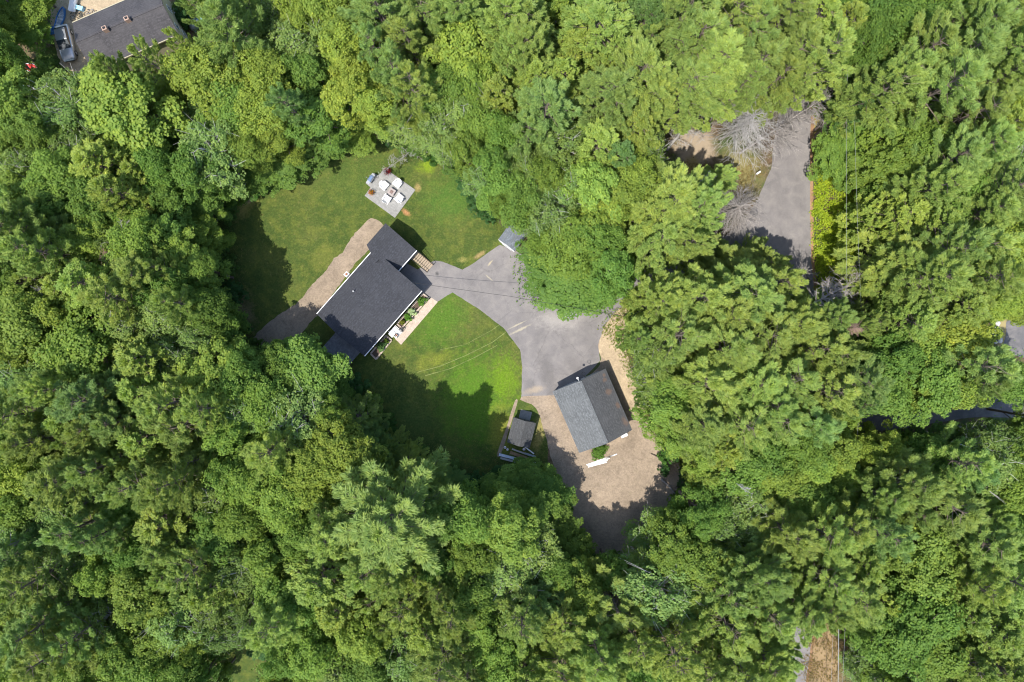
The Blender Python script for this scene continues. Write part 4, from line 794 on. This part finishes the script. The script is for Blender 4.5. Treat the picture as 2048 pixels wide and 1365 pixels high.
def pot(px, py, lb, cols, r=.5, potm=TERRA, spiky=False):
    p = P(px, py, .5); o = thing('potted_plant', lb, 'potted plant', (p.x, p.y, .1)); b = MB(); b.lathe([(.15, 0), (.24, .36), (.27, .36), (.27, .40), (.22, .40), (.20, .33)], 14); b.build('pot', potm, o)
    g_ = np.random.default_rng(int(px)); k = 260; d = nrm(g_.normal(size=(k, 3))); d[:, 2] = np.abs(d[:, 2]); c_ = np.array([0, 0, .45]) + d * r * g_.uniform(.3, 1, (k, 1)) * np.array([1, 1, .7])
    nn = nrm(d + g_.normal(size=(k, 3)) * .4); a = nrm(d + g_.normal(size=(k, 3)) * .3) if spiky else nrm(np.cross(nn, g_.normal(size=(k, 3)))); s_ = nrm(np.cross(a, nn)); Lf = (.14 if spiky else .06) * g_.uniform(.7, 1.3, k)
    for j, (cc_, nm_) in enumerate(cols):
        idx = np.arange(k) % len(cols) == j; me = diamonds(c_[idx], a[idx], s_[idx], Lf[idx], Lf[idx] * (.22 if spiky else .7), g_.uniform(.3, .7, idx.sum()), nm_, LEAF); f = bpy.data.objects.new(nm_, me); col.objects.link(f); f.parent = o; f.color = (*cc_, 1)
pot(742.3, 385.6, 'pot of orange and red flowers at the left patio edge', [((.55, .12, .02), 'flowers'), ((.35, .04, .03), 'red_flowers'), ((.12, .18, .03), 'foliage'), ((.55, .35, .03), 'yellow_flowers')])
pot(774.6, 344, 'pot of dark red spiky leaves at the upper patio corner', [((.22, .02, .03), 'foliage')], .55, DARKG, True)
# drive items: white boards
def board(x0, y0, x1, y1, wpx, h, m, lb, cat='board', name='board', grp='white boards lying on the gravel', z0=0.02, th=.05):
    a = P(x0, y0, z0); b_ = P(x1, y1, z0); d = b_ - a; o = thing(name, lb, cat, ((a.x + b_.x) / 2, (a.y + b_.y) / 2, z0), math.atan2(d.y, d.x), grp); L = d.length / 2; b = MB(); wd = wpx * GPX / 2
    b.box(-L, L, -wd, wd, 0, th); q = b.build('plank', m, o, .006)
    g_ = MB(); g_.box(-L + .02, L - .02, -wd * .25, wd * .25, th, th + .012); g_.build('groove', m, o)
for i, (x0, y0, x1, y1, lb) in enumerate([(1173, 930, 1234, 908.5, 'longest white board, topmost of the fan behind the garage'), (1174, 931.5, 1226, 911, 'white board second from the top of the fan behind the garage'), (1176, 932, 1219, 917, 'white board in the middle of the fan behind the garage'),
                                          (1177, 933, 1215, 921, 'white board second from the bottom of the fan behind the garage'), (1176, 934.5, 1214, 924.5, 'white board lowest in the fan behind the garage')]): board(x0, y0, x1, y1, 2.0, .05, WHITE, lb)
board(998, 909, 1073, 928, 5, .2, simple("blue_white_board", (.55, .62, .72), .5, .1), 'long pale blue-white beam below the small shed', 'beam', 'beam', 'lumber piled below the small shed', .02, .3)
board(1001, 916, 1051, 929, 4, .2, simple("grey_board", (.38, .38, .36), .8, .1), 'shorter grey beam lying lowest below the small shed', 'beam', 'beam', 'lumber piled below the small shed', .02, .18)
board(1020, 905, 1057, 918, 6, .2, PLY, 'brown plywood strip in the pile below the small shed', 'plywood sheet', 'plywood_sheet', 'lumber piled below the small shed', .02, .12)
board(1024, 898, 1060, 911, 3, .2, simple("dull_board", (.45, .44, .42), .7, .1), 'thin grey plank nearest the small shed', 'plank', 'plank', 'lumber piled below the small shed', .02, .2)
board(1048, 893, 1068, 908, 2.5, .2, WHITE, 'short white plank slanting behind the small shed', 'plank', 'plank', 'lumber piled below the small shed', .3, .05)
board(1050, 907, 1071, 914, 3.5, .2, simple("blue_grey_board", (.33, .36, .4), .6, .1), 'short blue-grey plank at the right end of the lumber pile', 'plank', 'plank', 'lumber piled below the small shed', .25, .05)
def bucket(px, py, m, lb, r=.18):
    p = P(px, py, .2); o = thing('bucket', lb, 'bucket', (p.x, p.y, 0)); b = MB(); b.lathe([(r * .8, 0), (r, .36), (r * .92, .36), (r * .75, .03)], 14); b.build('pail', m, o); b = MB(); b.tube([(r * math.cos(t), 0.02, .34 + .12 * math.sin(t)) for t in [math.pi * k / 8 for k in range(9)]], .008, 4); b.build('handle', BLACK, o)
bucket(1010, 895, WHITE, 'white bucket at the left end of the lumber pile'); bucket(1015, 899, WHITEP, 'second white bucket beside the lumber pile, closer to the shed', .16); bucket(1048, 899, GALV, 'metal bucket beside the planks behind the small shed', .2)
p = P(1248, 870.5, .3); o = thing('storage_bin', 'white bin against the rear wall of the garage', 'bin', (p.x, p.y, 0), math.radians(22)); b = MB(); b.box(-.42, .42, -.22, .22, 0, .45); b.build('body', WHITE, o, .03); b = MB(); b.box(-.45, .45, -.25, .25, .452, .5); b.build('lid', WHITEP, o, .02)
mk_shrub(1196, 905, 13, (.10, .20, .03), 'leafy green shrub at the rear corner of the garage', h=1.1, group='shrubs by the garage'); mk_shrub(1207, 898, 8, (.13, .22, .04), 'small weed clump between the garage shrub and its rear wall', h=.6, group='shrubs by the garage')
# mailbox-like white post box by street, covers under trees
p = P(1514, 348, .6); o = thing('roadside_box', 'small white box on a post where driveway meets street', 'mailbox', (p.x, p.y, 0), .6); b = MB(); b.tube([(0, 0, 0), (0, 0, 1.0)], .05, 6); b.build('post', WOOD, o); b = MB(); b.box(-.3, .3, -.12, .12, 1.0, 1.28); b.build('box', WHITE, o, .05)
def crumple(px, py, rx, ry, m, lb, name, cat, h=.8, grp=None):
    p = P(px, py, h / 2); b = MB(); n = 14; vs = []; fs = []
    for j in range(n + 1):
        for i in range(n + 1):
            x = (i / n - .5) * 2; y = (j / n - .5) * 2; e = max(0, 1 - max(abs(x), abs(y)) ** 4); vs.append((x * rx * (1 + .1 * noise.noise((y * 2, px, 0))), y * ry * (1 + .1 * noise.noise((x * 2, py, 0))), h * e * (.75 + .5 * noise.noise((x * 2 + px, y * 2, 1))) + .02))
    for j in range(n):
        for i in range(n): a = j * (n + 1) + i; fs.append((a, a + 1, a + n + 2, a + n + 1))
    b.add(vs, fs); o = b.build(name, m); o.location = (p.x, p.y, 0); o.rotation_euler = (0, 0, R.uniform(0, 3)); tag(o, lb, cat, grp); return o
crumple(1690, 968, .75, .65, WHITE, 'crumpled white tarp among the pines below the utility pole', 'tarp', 'tarp', 1.2)
crumple(1694, 1000, .5, .5, LBLUE, 'small pale blue cover under the trees below the white tarp', 'tarp', 'tarp', .9)

# ------------------------------------------------------------------ neighbour yard things
def boat(px0, py0, px1, py1, wd, hullm, inm, lb, name='rowing_boat', cat='boat', junk=None):
    a = P(px0, py0, .4); b_ = P(px1, py1, .4); d = a - b_; L = d.length / 2; o = thing(name, lb, cat, ((a.x + b_.x) / 2, (a.y + b_.y) / 2, 0), math.atan2(d.y, d.x))
    n = 14; secs = []
    for i in range(n + 1):
        t = i / n; x = -L + 2 * L * t; hw = wd / 2 * (min(1, .72 + .5 * t) if t < .5 else (max(0, 1 - ((t - .5) / .5) ** 2.2)) * .97 + .03 * (t < 1)); sh = .5 + .18 * max(0, t - .6) / .4
        secs.append((x, max(hw, .012), sh))
    def shell(inset, z0, top):
        vs = []; fs = []
        for x, hw, sh in secs:
            hw = max(hw - inset, .004); vs += [(x * (1 - inset * .15), -hw, sh + top), (x * (1 - inset * .15), -hw * .75, z0 + .1), (x * (1 - inset * .15), 0, z0), (x * (1 - inset * .15), hw * .75, z0 + .1), (x * (1 - inset * .15), hw, sh + top)]
        for i in range(n):
            for k in range(4): q = i * 5 + k; fs.append((q, q + 5, q + 6, q + 1))
        fs.append((0, 1, 2, 3, 4)); return vs, fs
    b = MB(); vs, fs = shell(0, .05, 0); b.add(vs, fs); hl = b.build('hull', hullm, o); s_ = hl.modifiers.new('s', 'SOLIDIFY'); s_.thickness = .03
    b = MB(); vs, fs = shell(.06, .12, -.12); b.add(vs, fs); b.build('liner', inm, o)
    for side in (-1, 1): b = MB(); b.tube([(x, side * hw, sh + .01) for x, hw, sh in secs], .035, 5); b.build('gunwale', hullm if junk else WHITE, o)
    for t in (.25, .5): x, hw, sh = secs[int(n * t)]; b = MB(); b.box(x - .12, x + .12, -hw + .05, hw - .05, sh - .14, sh - .1); b.build('seat', inm if not junk else WHITE, o)
    return o
boat(128, 16, 113, 60, .95, BLUE, simple("pale_liner", (.5, .55, .6), .6, .4, 8), 'blue rowing boat beside the parked car near the tan-walled house', junk=True)
boat(78, 137, 42, 134, 1.05, WHITE, RED, 'white boat with red inside lying on the grass left of the parked car')
for i, (x, y, m, lb, cat, nm) in enumerate([(121, 32, WHITE, 'bundle of white scraps at the front of the blue boat', 'scrap', 'scrap_bundle'), (119, 44, SILVER, 'bundle of grey scraps at the stern of the blue boat', 'scrap', 'scrap_bundle')]):
    p = P(x, y, .6); o = thing(nm, lb, cat, (p.x, p.y, .42), R.uniform(0, 3), 'scraps lying in the blue boat')
    for k in range(5): b = MB(); b.tube([(R.uniform(-.35, .35), R.uniform(-.25, .25), .02 + .05 * k), (R.uniform(-.35, .35), R.uniform(-.25, .25), .05 + .05 * k)], .03, 5); b.build('stick', m, o)
def car(px0, py0, px1, py1, lb):
    a = P(px0, py0, .8); b_ = P(px1, py1, .8); d = a - b_; o = thing('parked_car', lb, 'car', ((a.x + b_.x) / 2, (a.y + b_.y) / 2, 0), math.atan2(d.y, d.x)); L = 2.3; Wd = .9
    st = [(-2.3, .45, .85, .80), (-2.2, .35, 1.0, .86), (-1.5, .3, 1.05, .9), (-.3, .3, 1.02, .91), (.9, .3, 1.0, .9), (1.6, .3, .92, .88), (2.1, .33, .8, .8), (2.32, .42, .66, .66)]
    b = MB(); n = 10; vs = []; fs = []
    for x, z0, z1, hw in st:
        for k in range(n):
            t = k / (n - 1) * math.pi; yy = -hw * math.copysign(abs(math.cos(t)) ** .45, math.cos(t)); zz = z0 + .35 + (z1 - z0 - .35) * math.sin(t) ** .5 if 0 < k < n - 1 else z0; vs.append((x, yy, zz))
    for i in range(len(st) - 1):
        for k in range(n - 1): q = i * n + k; fs.append((q, q + 1, q + n + 1, q + n))
        fs.append((i * n, (i + 1) * n, (i + 1) * n + n - 1, i * n + n - 1))
    fs.append(tuple(range(n))[::-1]); fs.append(tuple(range((len(st) - 1) * n, len(st) * n))); b.add(vs, fs); b.build('body', SILVER, o, smooth=True)
    b = MB(); cab = [(-2.0, 1.02, .76), (-1.55, 1.42, .66), (-.1, 1.46, .68), (.9, 1.0, .78)]
    def quad(b, i, j, inset=0):
        b.add([(cab[i][0], -cab[i][2], cab[i][1]), (cab[i][0], cab[i][2], cab[i][1]), (cab[j][0], cab[j][2], cab[j][1]), (cab[j][0], -cab[j][2], cab[j][1])], [(0, 3, 2, 1)])
    b.add([(-1.58, -.67, 1.425), (-1.58, .67, 1.425), (-.08, .69, 1.465), (-.08, -.69, 1.465), (-1.58, -.67, 1.38), (-1.58, .67, 1.38), (-.08, .69, 1.42), (-.08, -.69, 1.42)], [(0, 3, 2, 1), (4, 5, 6, 7), (0, 1, 5, 4), (2, 3, 7, 6), (1, 2, 6, 5), (0, 4, 7, 3)]); b.build('roof_panel', SILVER, o, .02)
    b = MB(); quad(b, 2, 3); b.build('windscreen', GLASS, o); b = MB(); quad(b, 0, 1); b.build('rear_window', GLASS, o)
    for s_ in (-1, 1):
        b = MB(); b.add([(cab[0][0], s_ * cab[0][2], cab[0][1] - .03), (cab[1][0], s_ * cab[1][2], cab[1][1] - .03), (cab[2][0], s_ * cab[2][2], cab[2][1] - .03), (cab[3][0], s_ * cab[3][2], cab[3][1] - .03)], [(0, 1, 2, 3)]); b.build('side_window', GLASS, o)
        b = MB(); b.ball((2.12, s_ * .62, .68), .13, 6, sq=(.9, 1, .6)); b.build('headlight', WHITEP, o); b = MB(); b.ball((-2.2, s_ * .68, .85), .1, 6, sq=(.6, 1, 1)); b.build('tail_light', RED, o)
        b = MB(); b.ball((.75, s_ * .98, 1.02), .1, 5, sq=(.6, 1, .7)); b.build('mirror', SILVER, o)
        for x in (-1.4, 1.4):
            b = MB(); b.tube([(x, s_ * .7, .33), (x, s_ * .92, .33)], .33, 16); wl = b.build('wheel', RUBBER, o); b = MB(); b.tube([(x, s_ * .921, .33), (x, s_ * .935, .33)], .2, 12); b.build('rim', GALV, wl)
    b = MB(); b.box(2.2, 2.36, -.6, .6, .42, .56); b.build('bumper', DARKG, o, .03)
car(137, 119, 122, 52, 'silver car parked beside the tan-walled house')
p = P(146, 9, .5); o = thing('white_trailer', 'narrow white utility trailer at the top edge by the blue box', 'trailer', (p.x, p.y, 0), math.radians(80)); b = MB(); b.box(-.9, .9, -.4, .4, .35, .4); b.build('bed', WHITE, o); b = MB()
for s_ in (-.4, .38): b.box(-.9, .9, s_, s_ + .02, .4, .7)
b.build('side', WHITE, o)
for s_ in (-1, 1): b = MB(); b.tube([(0, s_ * .44, .25), (0, s_ * .55, .25)], .25, 14); b.build('wheel', RUBBER, o)
p = P(160, 17, .3); o = thing('cooler', 'light blue cooler beside the white trailer', 'cooler', (p.x, p.y, 0), math.radians(-15)); b = MB(); b.box(-.42, .42, -.25, .25, 0, .42); b.build('body', LBLUE, o, .03); b = MB(); b.box(-.44, .44, -.27, .27, .422, .5); b.build('lid', simple("pale_blue", (.35, .65, .8), .5, .05), o, .02)
def bike(px, py, a, lb):
    p = P(px, py, .1); o = thing('bicycle', lb, 'bicycle', (p.x, p.y, .06), a, 'bicycles lying by the tan-walled house')
    for x in (-.52, .52):
        b = MB(); b.tube([(x + .33 * math.cos(t), .33 * math.sin(t), .03) for t in [6.283 * k / 18 for k in range(19)]], .025, 5, cap=False); wl = b.build('wheel', RUBBER, o)
        b = MB()
        for k in range(6): t = math.pi * k / 6; b.tube([(x + .3 * math.cos(t), .3 * math.sin(t), .03), (x - .3 * math.cos(t), -.3 * math.sin(t), .03)], .006, 3)
        b.build('spokes', GALV, wl)
    b = MB()
    for s_, e in (((-.52, 0), (-.15, .42)), ((-.52, 0), (-.05, -.02)), ((-.05, -.02), (-.15, .42)), ((-.05, -.02), (.38, .4)), ((-.15, .42), (.38, .42)), ((.52, 0), (.36, .5))): b.tube([(*s_, .06), (*e, .08)], .02, 5)
    b.build('frame', GALV, o); b = MB(); b.box(-.28, -.05, .45, .52, .04, .12); b.build('saddle', BLACK, o); b = MB(); b.tube([(.36, .5, -.02 + .06), (.33, .56, .3)], .015, 5); b.build('handlebar', BLACK, o)
bike(150, 30, .9, 'bicycle lying nearer the blue boat by the tan-walled house'); bike(181, 27, .2, 'bicycle lying against the upper eave of the tan-walled house')
p = P(45, 172, .4); o = thing('scrap_stack', 'stack of white and grey sheets half under trees below the white boat', 'scrap stack', (p.x, p.y, 0), math.radians(95))
for i, (x, m) in enumerate(((-.6, WHITE), (-.2, GALV), (.15, WHITE), (.5, simple("grey_sheet", (.3, .3, .32), .7, .1)))): b = MB(); b.box(-.9 + .1 * i, .8, x - .14, x + .14, 0, .3 + .07 * (i % 2)); b.build('sheet', m, o, .01)
crumple(62, 173, .4, .5, WHITE, 'small white heap right of the scrap stack', 'tarp', 'tarp', .5)
crumple(392, 18, .8, 1.6, BLUE, 'blue tarp in the shade right of the tan-walled house', 'tarp', 'tarp', .6); crumple(402, 38, .45, .6, LBLUE, 'pale blue scrap of tarp below the blue one', 'tarp', 'tarp', .4); crumple(388, 48, .5, .8, simple("grey_cover", (.3, .33, .35), .6, .1), 'grey covered heap below the blue tarp', 'covered_heap', 'covered heap', 1.0)
crumple(103, 60, .5, .4, BLUE, 'dark blue bag left of the blue boat', 'bag', 'bag', .5)
def rock(px, py, r, lb, grp):
    p = P(px, py, .1); b = MB(); b.ball((0, 0, 0), 1, 6); b.v = [tuple(Vector(v) * r * (1 + .35 * noise.noise((v[0] * 1.7 + px, v[1] * 1.7, v[2] * 1.7)))) for v in b.v]; b.v = [(x, y, z * .6 + r * .25) for x, y, z in b.v]; o = b.build('boulder', CONC); o.location = (p.x, p.y, 0); tag(o, lb, 'rock', grp)
for i in range(26):
    rock(1990 + R.uniform(-7, 8) + (i % 5), 622 + i * 2.5, R.uniform(.16, .34), 'pale boulder in the rough row left of the dark driveway at the right edge', 'pale boulders along the right-edge driveway')

# ------------------------------------------------------------------ utility pole and wires
pt = P(1714, 716, 10.8); pole = thing('utility_pole', 'wooden utility pole with pale transformer among the pines', 'utility pole', (pt.x, pt.y, 0))
b = MB(); b.tube([(0, 0, -.2), (0, 0, 10.9)], [.17, .11], 10); b.build('post', DEADW, pole); b = MB(); b.box(-1.0, 1.0, -.06, .06, 10.2, 10.32); b.build('crossarm', DEADW, pole)
b = MB(); b.lathe([(.24, 8.7), (.26, 8.75), (.26, 9.6), (.2, 9.68), (.02, 9.7)], 14, (-.42, 0)); b.build('transformer', WHITE, pole)
for x in (-.9, .05, .9): b = MB(); b.lathe([(.04, 10.32), (.07, 10.4), (.04, 10.5), (.02, 10.55)], 8, (x, 0)); b.build('insulator', WHITE, pole)
WIRE = simple("wire_grey", (.30, .31, .30), .5, .1); WIRED = simple("wire_black", (.03, .03, .03), .6, .1)
def wire(pts, r, m, lb, sag=.6, grp='power lines along the road'):
    b = MB()
    for p0, p1 in zip(pts[:-1], pts[1:]):
        b.tube([p0.lerp(p1, k / 14) - Vector((0, 0, sag * 4 * (k / 14) * (1 - k / 14))) for k in range(15)], r, 5)
    tag(b.build('power_line', m), lb, 'power line', grp)
T1 = Vector((pt.x - .9, pt.y, 10.55)); T2 = Vector((pt.x + .9, pt.y, 10.55))
wire([P(1700, -60, 10.8), T1, P(1660, 1480, 10.5)], .012, WIRE, 'left one of the two pale wires running up the photo to the utility pole'); wire([P(1706, -60, 10.8), T2, P(1681, 1480, 10.5)], .012, WIRE, 'right one of the two pale wires running up the photo to the utility pole')
wire([Vector((pt.x, pt.y, 8.6)), P(1676, 1480, 8.6)], .035, WIRE, 'thick lower cable over the dry grass at the bottom edge')
wire([P(827, 566, 3.4), P(1020, 593, 5.5), P(1290, 640, 8.2), Vector((pt.x, pt.y, 8.8))], .022, WIRED, 'thin black service wire crossing the driveway to the main house', .25, 'service wires to the house')

# ------------------------------------------------------------------ bare trees
def bare(px, py, h0, px1, py1, h1, spread, n, m, lb, name='dead_tree', cat='dead tree', tr=.16, start=.3, up=.25, sub=5, droop=0.0, seed=0, tw=.018):
    g_ = random.Random(seed); a = P(px, py, h0); t1 = P(px1, py1, h1); o = thing(name, lb, cat, (a.x, a.y, 0), 0, 'bare trees in the woods'); O = Vector((a.x, a.y, 0)); ax = t1 - a
    b = MB(); pts = [a - O + ax * (k / 6) + Vector((g_.uniform(-.1, .1), g_.uniform(-.1, .1), 0)) for k in range(7)]; b.tube(pts, [tr * (1 - .85 * k / 6) for k in range(7)], 7); b.build('trunk', m, o)
    b = MB(); axn = ax.normalized(); s1 = axn.cross(Vector((.3, .2, 1)) if abs(axn.z) < .9 else Vector((1, 0, 0))).normalized(); s2 = axn.cross(s1)
    n = int(n * 1.15)
    for i in range(n):
        f = start + (1 - start) * (i + g_.random()) / n; o_ = a - O + ax * min(f, 1); th = g_.uniform(0, 6.283); d = (s1 * math.cos(th) + s2 * math.sin(th) + axn * up * g_.uniform(.3, 2.2)).normalized(); L = spread * (1.15 - .7 * f) * g_.uniform(.5, 1.2)
        P_ = [o_.copy()]; dd = d.copy()
        for k in range(6):
            dd = (dd + Vector((g_.uniform(-1, 1), g_.uniform(-1, 1), g_.uniform(-.7, .7) - droop * .45)) * .30).normalized(); P_.append(P_[-1] + dd * L / 6)
        def lay(Q, r0, sides):
            for q in Q: q.z = max(q.z, .08)
            b.tube(Q, [r0 * (1 - .8 * k / (len(Q) - 1)) + .003 for k in range(len(Q))], sides, cap=False)
        lay(P_, .026 * (tr / .16) ** .5, 4)
        for j in range(sub):
            k = g_.choice([1, 2, 3, 4, 5]); q = P_[k].copy(); d2 = ((P_[k + 1] - P_[k]).normalized() + Vector((g_.uniform(-1, 1), g_.uniform(-1, 1), g_.uniform(-.5, .5))) * .8).normalized(); Q = [q.copy()]; l2 = L * g_.uniform(.18, .42)
            for _ in range(3): d2 = (d2 + Vector((g_.uniform(-1, 1), g_.uniform(-1, 1), g_.uniform(-.5, .4) - droop * .4)) * .35).normalized(); Q.append(Q[-1] + d2 * l2 / 3)
            lay(Q, tw, 3)
            for z in range(2):
                q = Q[1 + z].copy(); d3 = (d2 + Vector((g_.uniform(-1, 1), g_.uniform(-1, 1), g_.uniform(-.5, .5))) * .9).normalized(); lay([q, q + d3 * l2 * .45], tw * .7, 3)
    b.build('branches', m, o); return o
PALE = simple("bleached_wood", (.33, .315, .295), .95, .3, 4)
bare(1440, 280, 0, 1512, 228, 12, 6.4, 120, PALE, 'big bleached dead tree with a round bare crown left of the street', start=.35, seed=1, sub=5, droop=.25)
bare(1478, 308, .3, 1655, 190, 7.5, 4.8, 150, DEADW, 'long leaning dead tree lying out over the top of the street', start=.1, up=.35, seed=2, sub=5)
bare(1335, 300, .2, 1398, 215, 6, 3.2, 60, PALE, 'leaning bleached dead tree above the sandy patch left of the street', start=.15, seed=3, tr=.2)
bare(1452, 440, 0, 1480, 412, 8, 5.6, 130, DEADW, 'drooping bare bushy tree between driveway mouth and pines', start=.45, seed=4, droop=.7, up=.1, sub=6)
bare(1378, 378, 0, 1412, 362, 12, 2.3, 30, PALE, 'short broken dead tree in the gap above the pines left of the driveway mouth', start=.6, seed=5)
bare(1762, 540, .5, 1628, 606, 15, 3.4, 100, simple("grey_brown_wood", (.36, .32, .29), .95, .3), 'leaning brown-grey dead tree reaching toward the street from the wires', start=.15, seed=6, tr=.22, sub=5)
bare(1750, 592, .5, 1650, 600, 13, 2.2, 50, DEADW, 'second thinner dead trunk lying below the leaning brown-grey one', start=.2, seed=16, tr=.14)
bare(1690, 655, 0, 1712, 656, 19, 1.7, 60, DEADB, 'small rust-brown dead conifer crown under the wires above the utility pole', start=.72, seed=7, up=.05, tr=.1)
bare(1612, 505, 0, 1605, 500, 3, .1, 1, DEADW, 'short grey stump on the street edge below the ferns', start=.5, seed=27) if False else None
bare(862, 272, .3, 742, 362, 5.5, 1.7, 40, PALE, 'slender bleached birch leaning over the lawn above the patio', start=.3, seed=8, tr=.07, tw=.014)
bare(820, 255, 0, 790, 262, 7, 1.8, 34, PALE, 'upright bare birch at the top lawn edge above the patio', start=.3, seed=9, tr=.07, tw=.015)
bare(1385, 912, 0, 1492, 980, 17, 1.4, 34, PALE, 'pale birch trunk slanting down and right from the gravel yard corner', start=.3, seed=10, tr=.13, name='birch_tree', cat='tree')
bare(1388, 916, 0, 1468, 985, 13, 1.0, 22, PALE, 'thinner second birch trunk just below the pale one at the gravel yard corner', start=.3, seed=11, tr=.09, name='birch_tree', cat='tree')
bare(330, 475, 0, 246, 458, 15, 2.2, 50, DEADW, 'grey dead crown in the woods left of the main lawn', start=.75, seed=12, tr=.12)
bare(180, 590, 0, 78, 584, 15, 1.7, 40, DEADW, 'small grey dead crown near the middle of the left edge', start=.8, seed=13, tr=.12)
bare(300, 520, 0, 205, 510, 14, 1.8, 34, DEADB, 'brownish dead twigs in the woods left of the main lawn, below the grey crown', start=.8, seed=14, tr=.1)
bare(1620, 560, 0, 1600, 540, 9, 2.2, 36, DEADW, 'bare upright tree at the lower end of the open street', start=.5, seed=15, tr=.1)
bare(1210, 230, 0, 1262, 190, 15, 1.9, 34, PALE, 'pale bare branches between pines left of the sandy patch', start=.6, seed=17, tr=.11)
bare(1330, 1180, 0, 1385, 1225, 13, 1.6, 30, DEADW, 'grey bare crown among the woods below the gravel yard', start=.6, seed=18, tr=.1)
bare(1730, 1255, 0, 1790, 1310, 8, 1.8, 30, DEADW, 'grey bare tree right of the dry grass strip at the bottom', start=.4, seed=19, tr=.08)
# brush and logs on the gravel yard's right rim
for i, (x0, y0, x1, y1, lb) in enumerate([(1338, 988, 1346, 1022, 'grey log lying upright in the shade at the right rim of the gravel yard'), (1322, 958, 1352, 990, 'longer weathered log above the shaded log at the yard rim'), (1302, 908, 1325, 922, 'dark crooked root at the upper right of the gravel yard')]):
    a = P(x0, y0, .2); b_ = P(x1, y1, .2); d = b_ - a; o = thing('log', lb, 'log', (a.x, a.y, 0), 0, 'logs at the rim of the gravel yard'); b = MB(); b.tube([(0, 0, .15), (d.x * .5 + .15, d.y * .5, .2), (d.x, d.y, .15)], [.15, .13, .07] if i < 2 else [.06, .09, .04], 8); b.build('stem', DEADW if i < 2 else BARK, o); b = MB(); b.tube([(d.x * .5, d.y * .5, .2), (d.x * .5 + .5, d.y * .5 + .3, .5)], [.05, .02], 5); b.build('branch_stub', DEADW, o)
print('objects', len(bpy.data.objects))
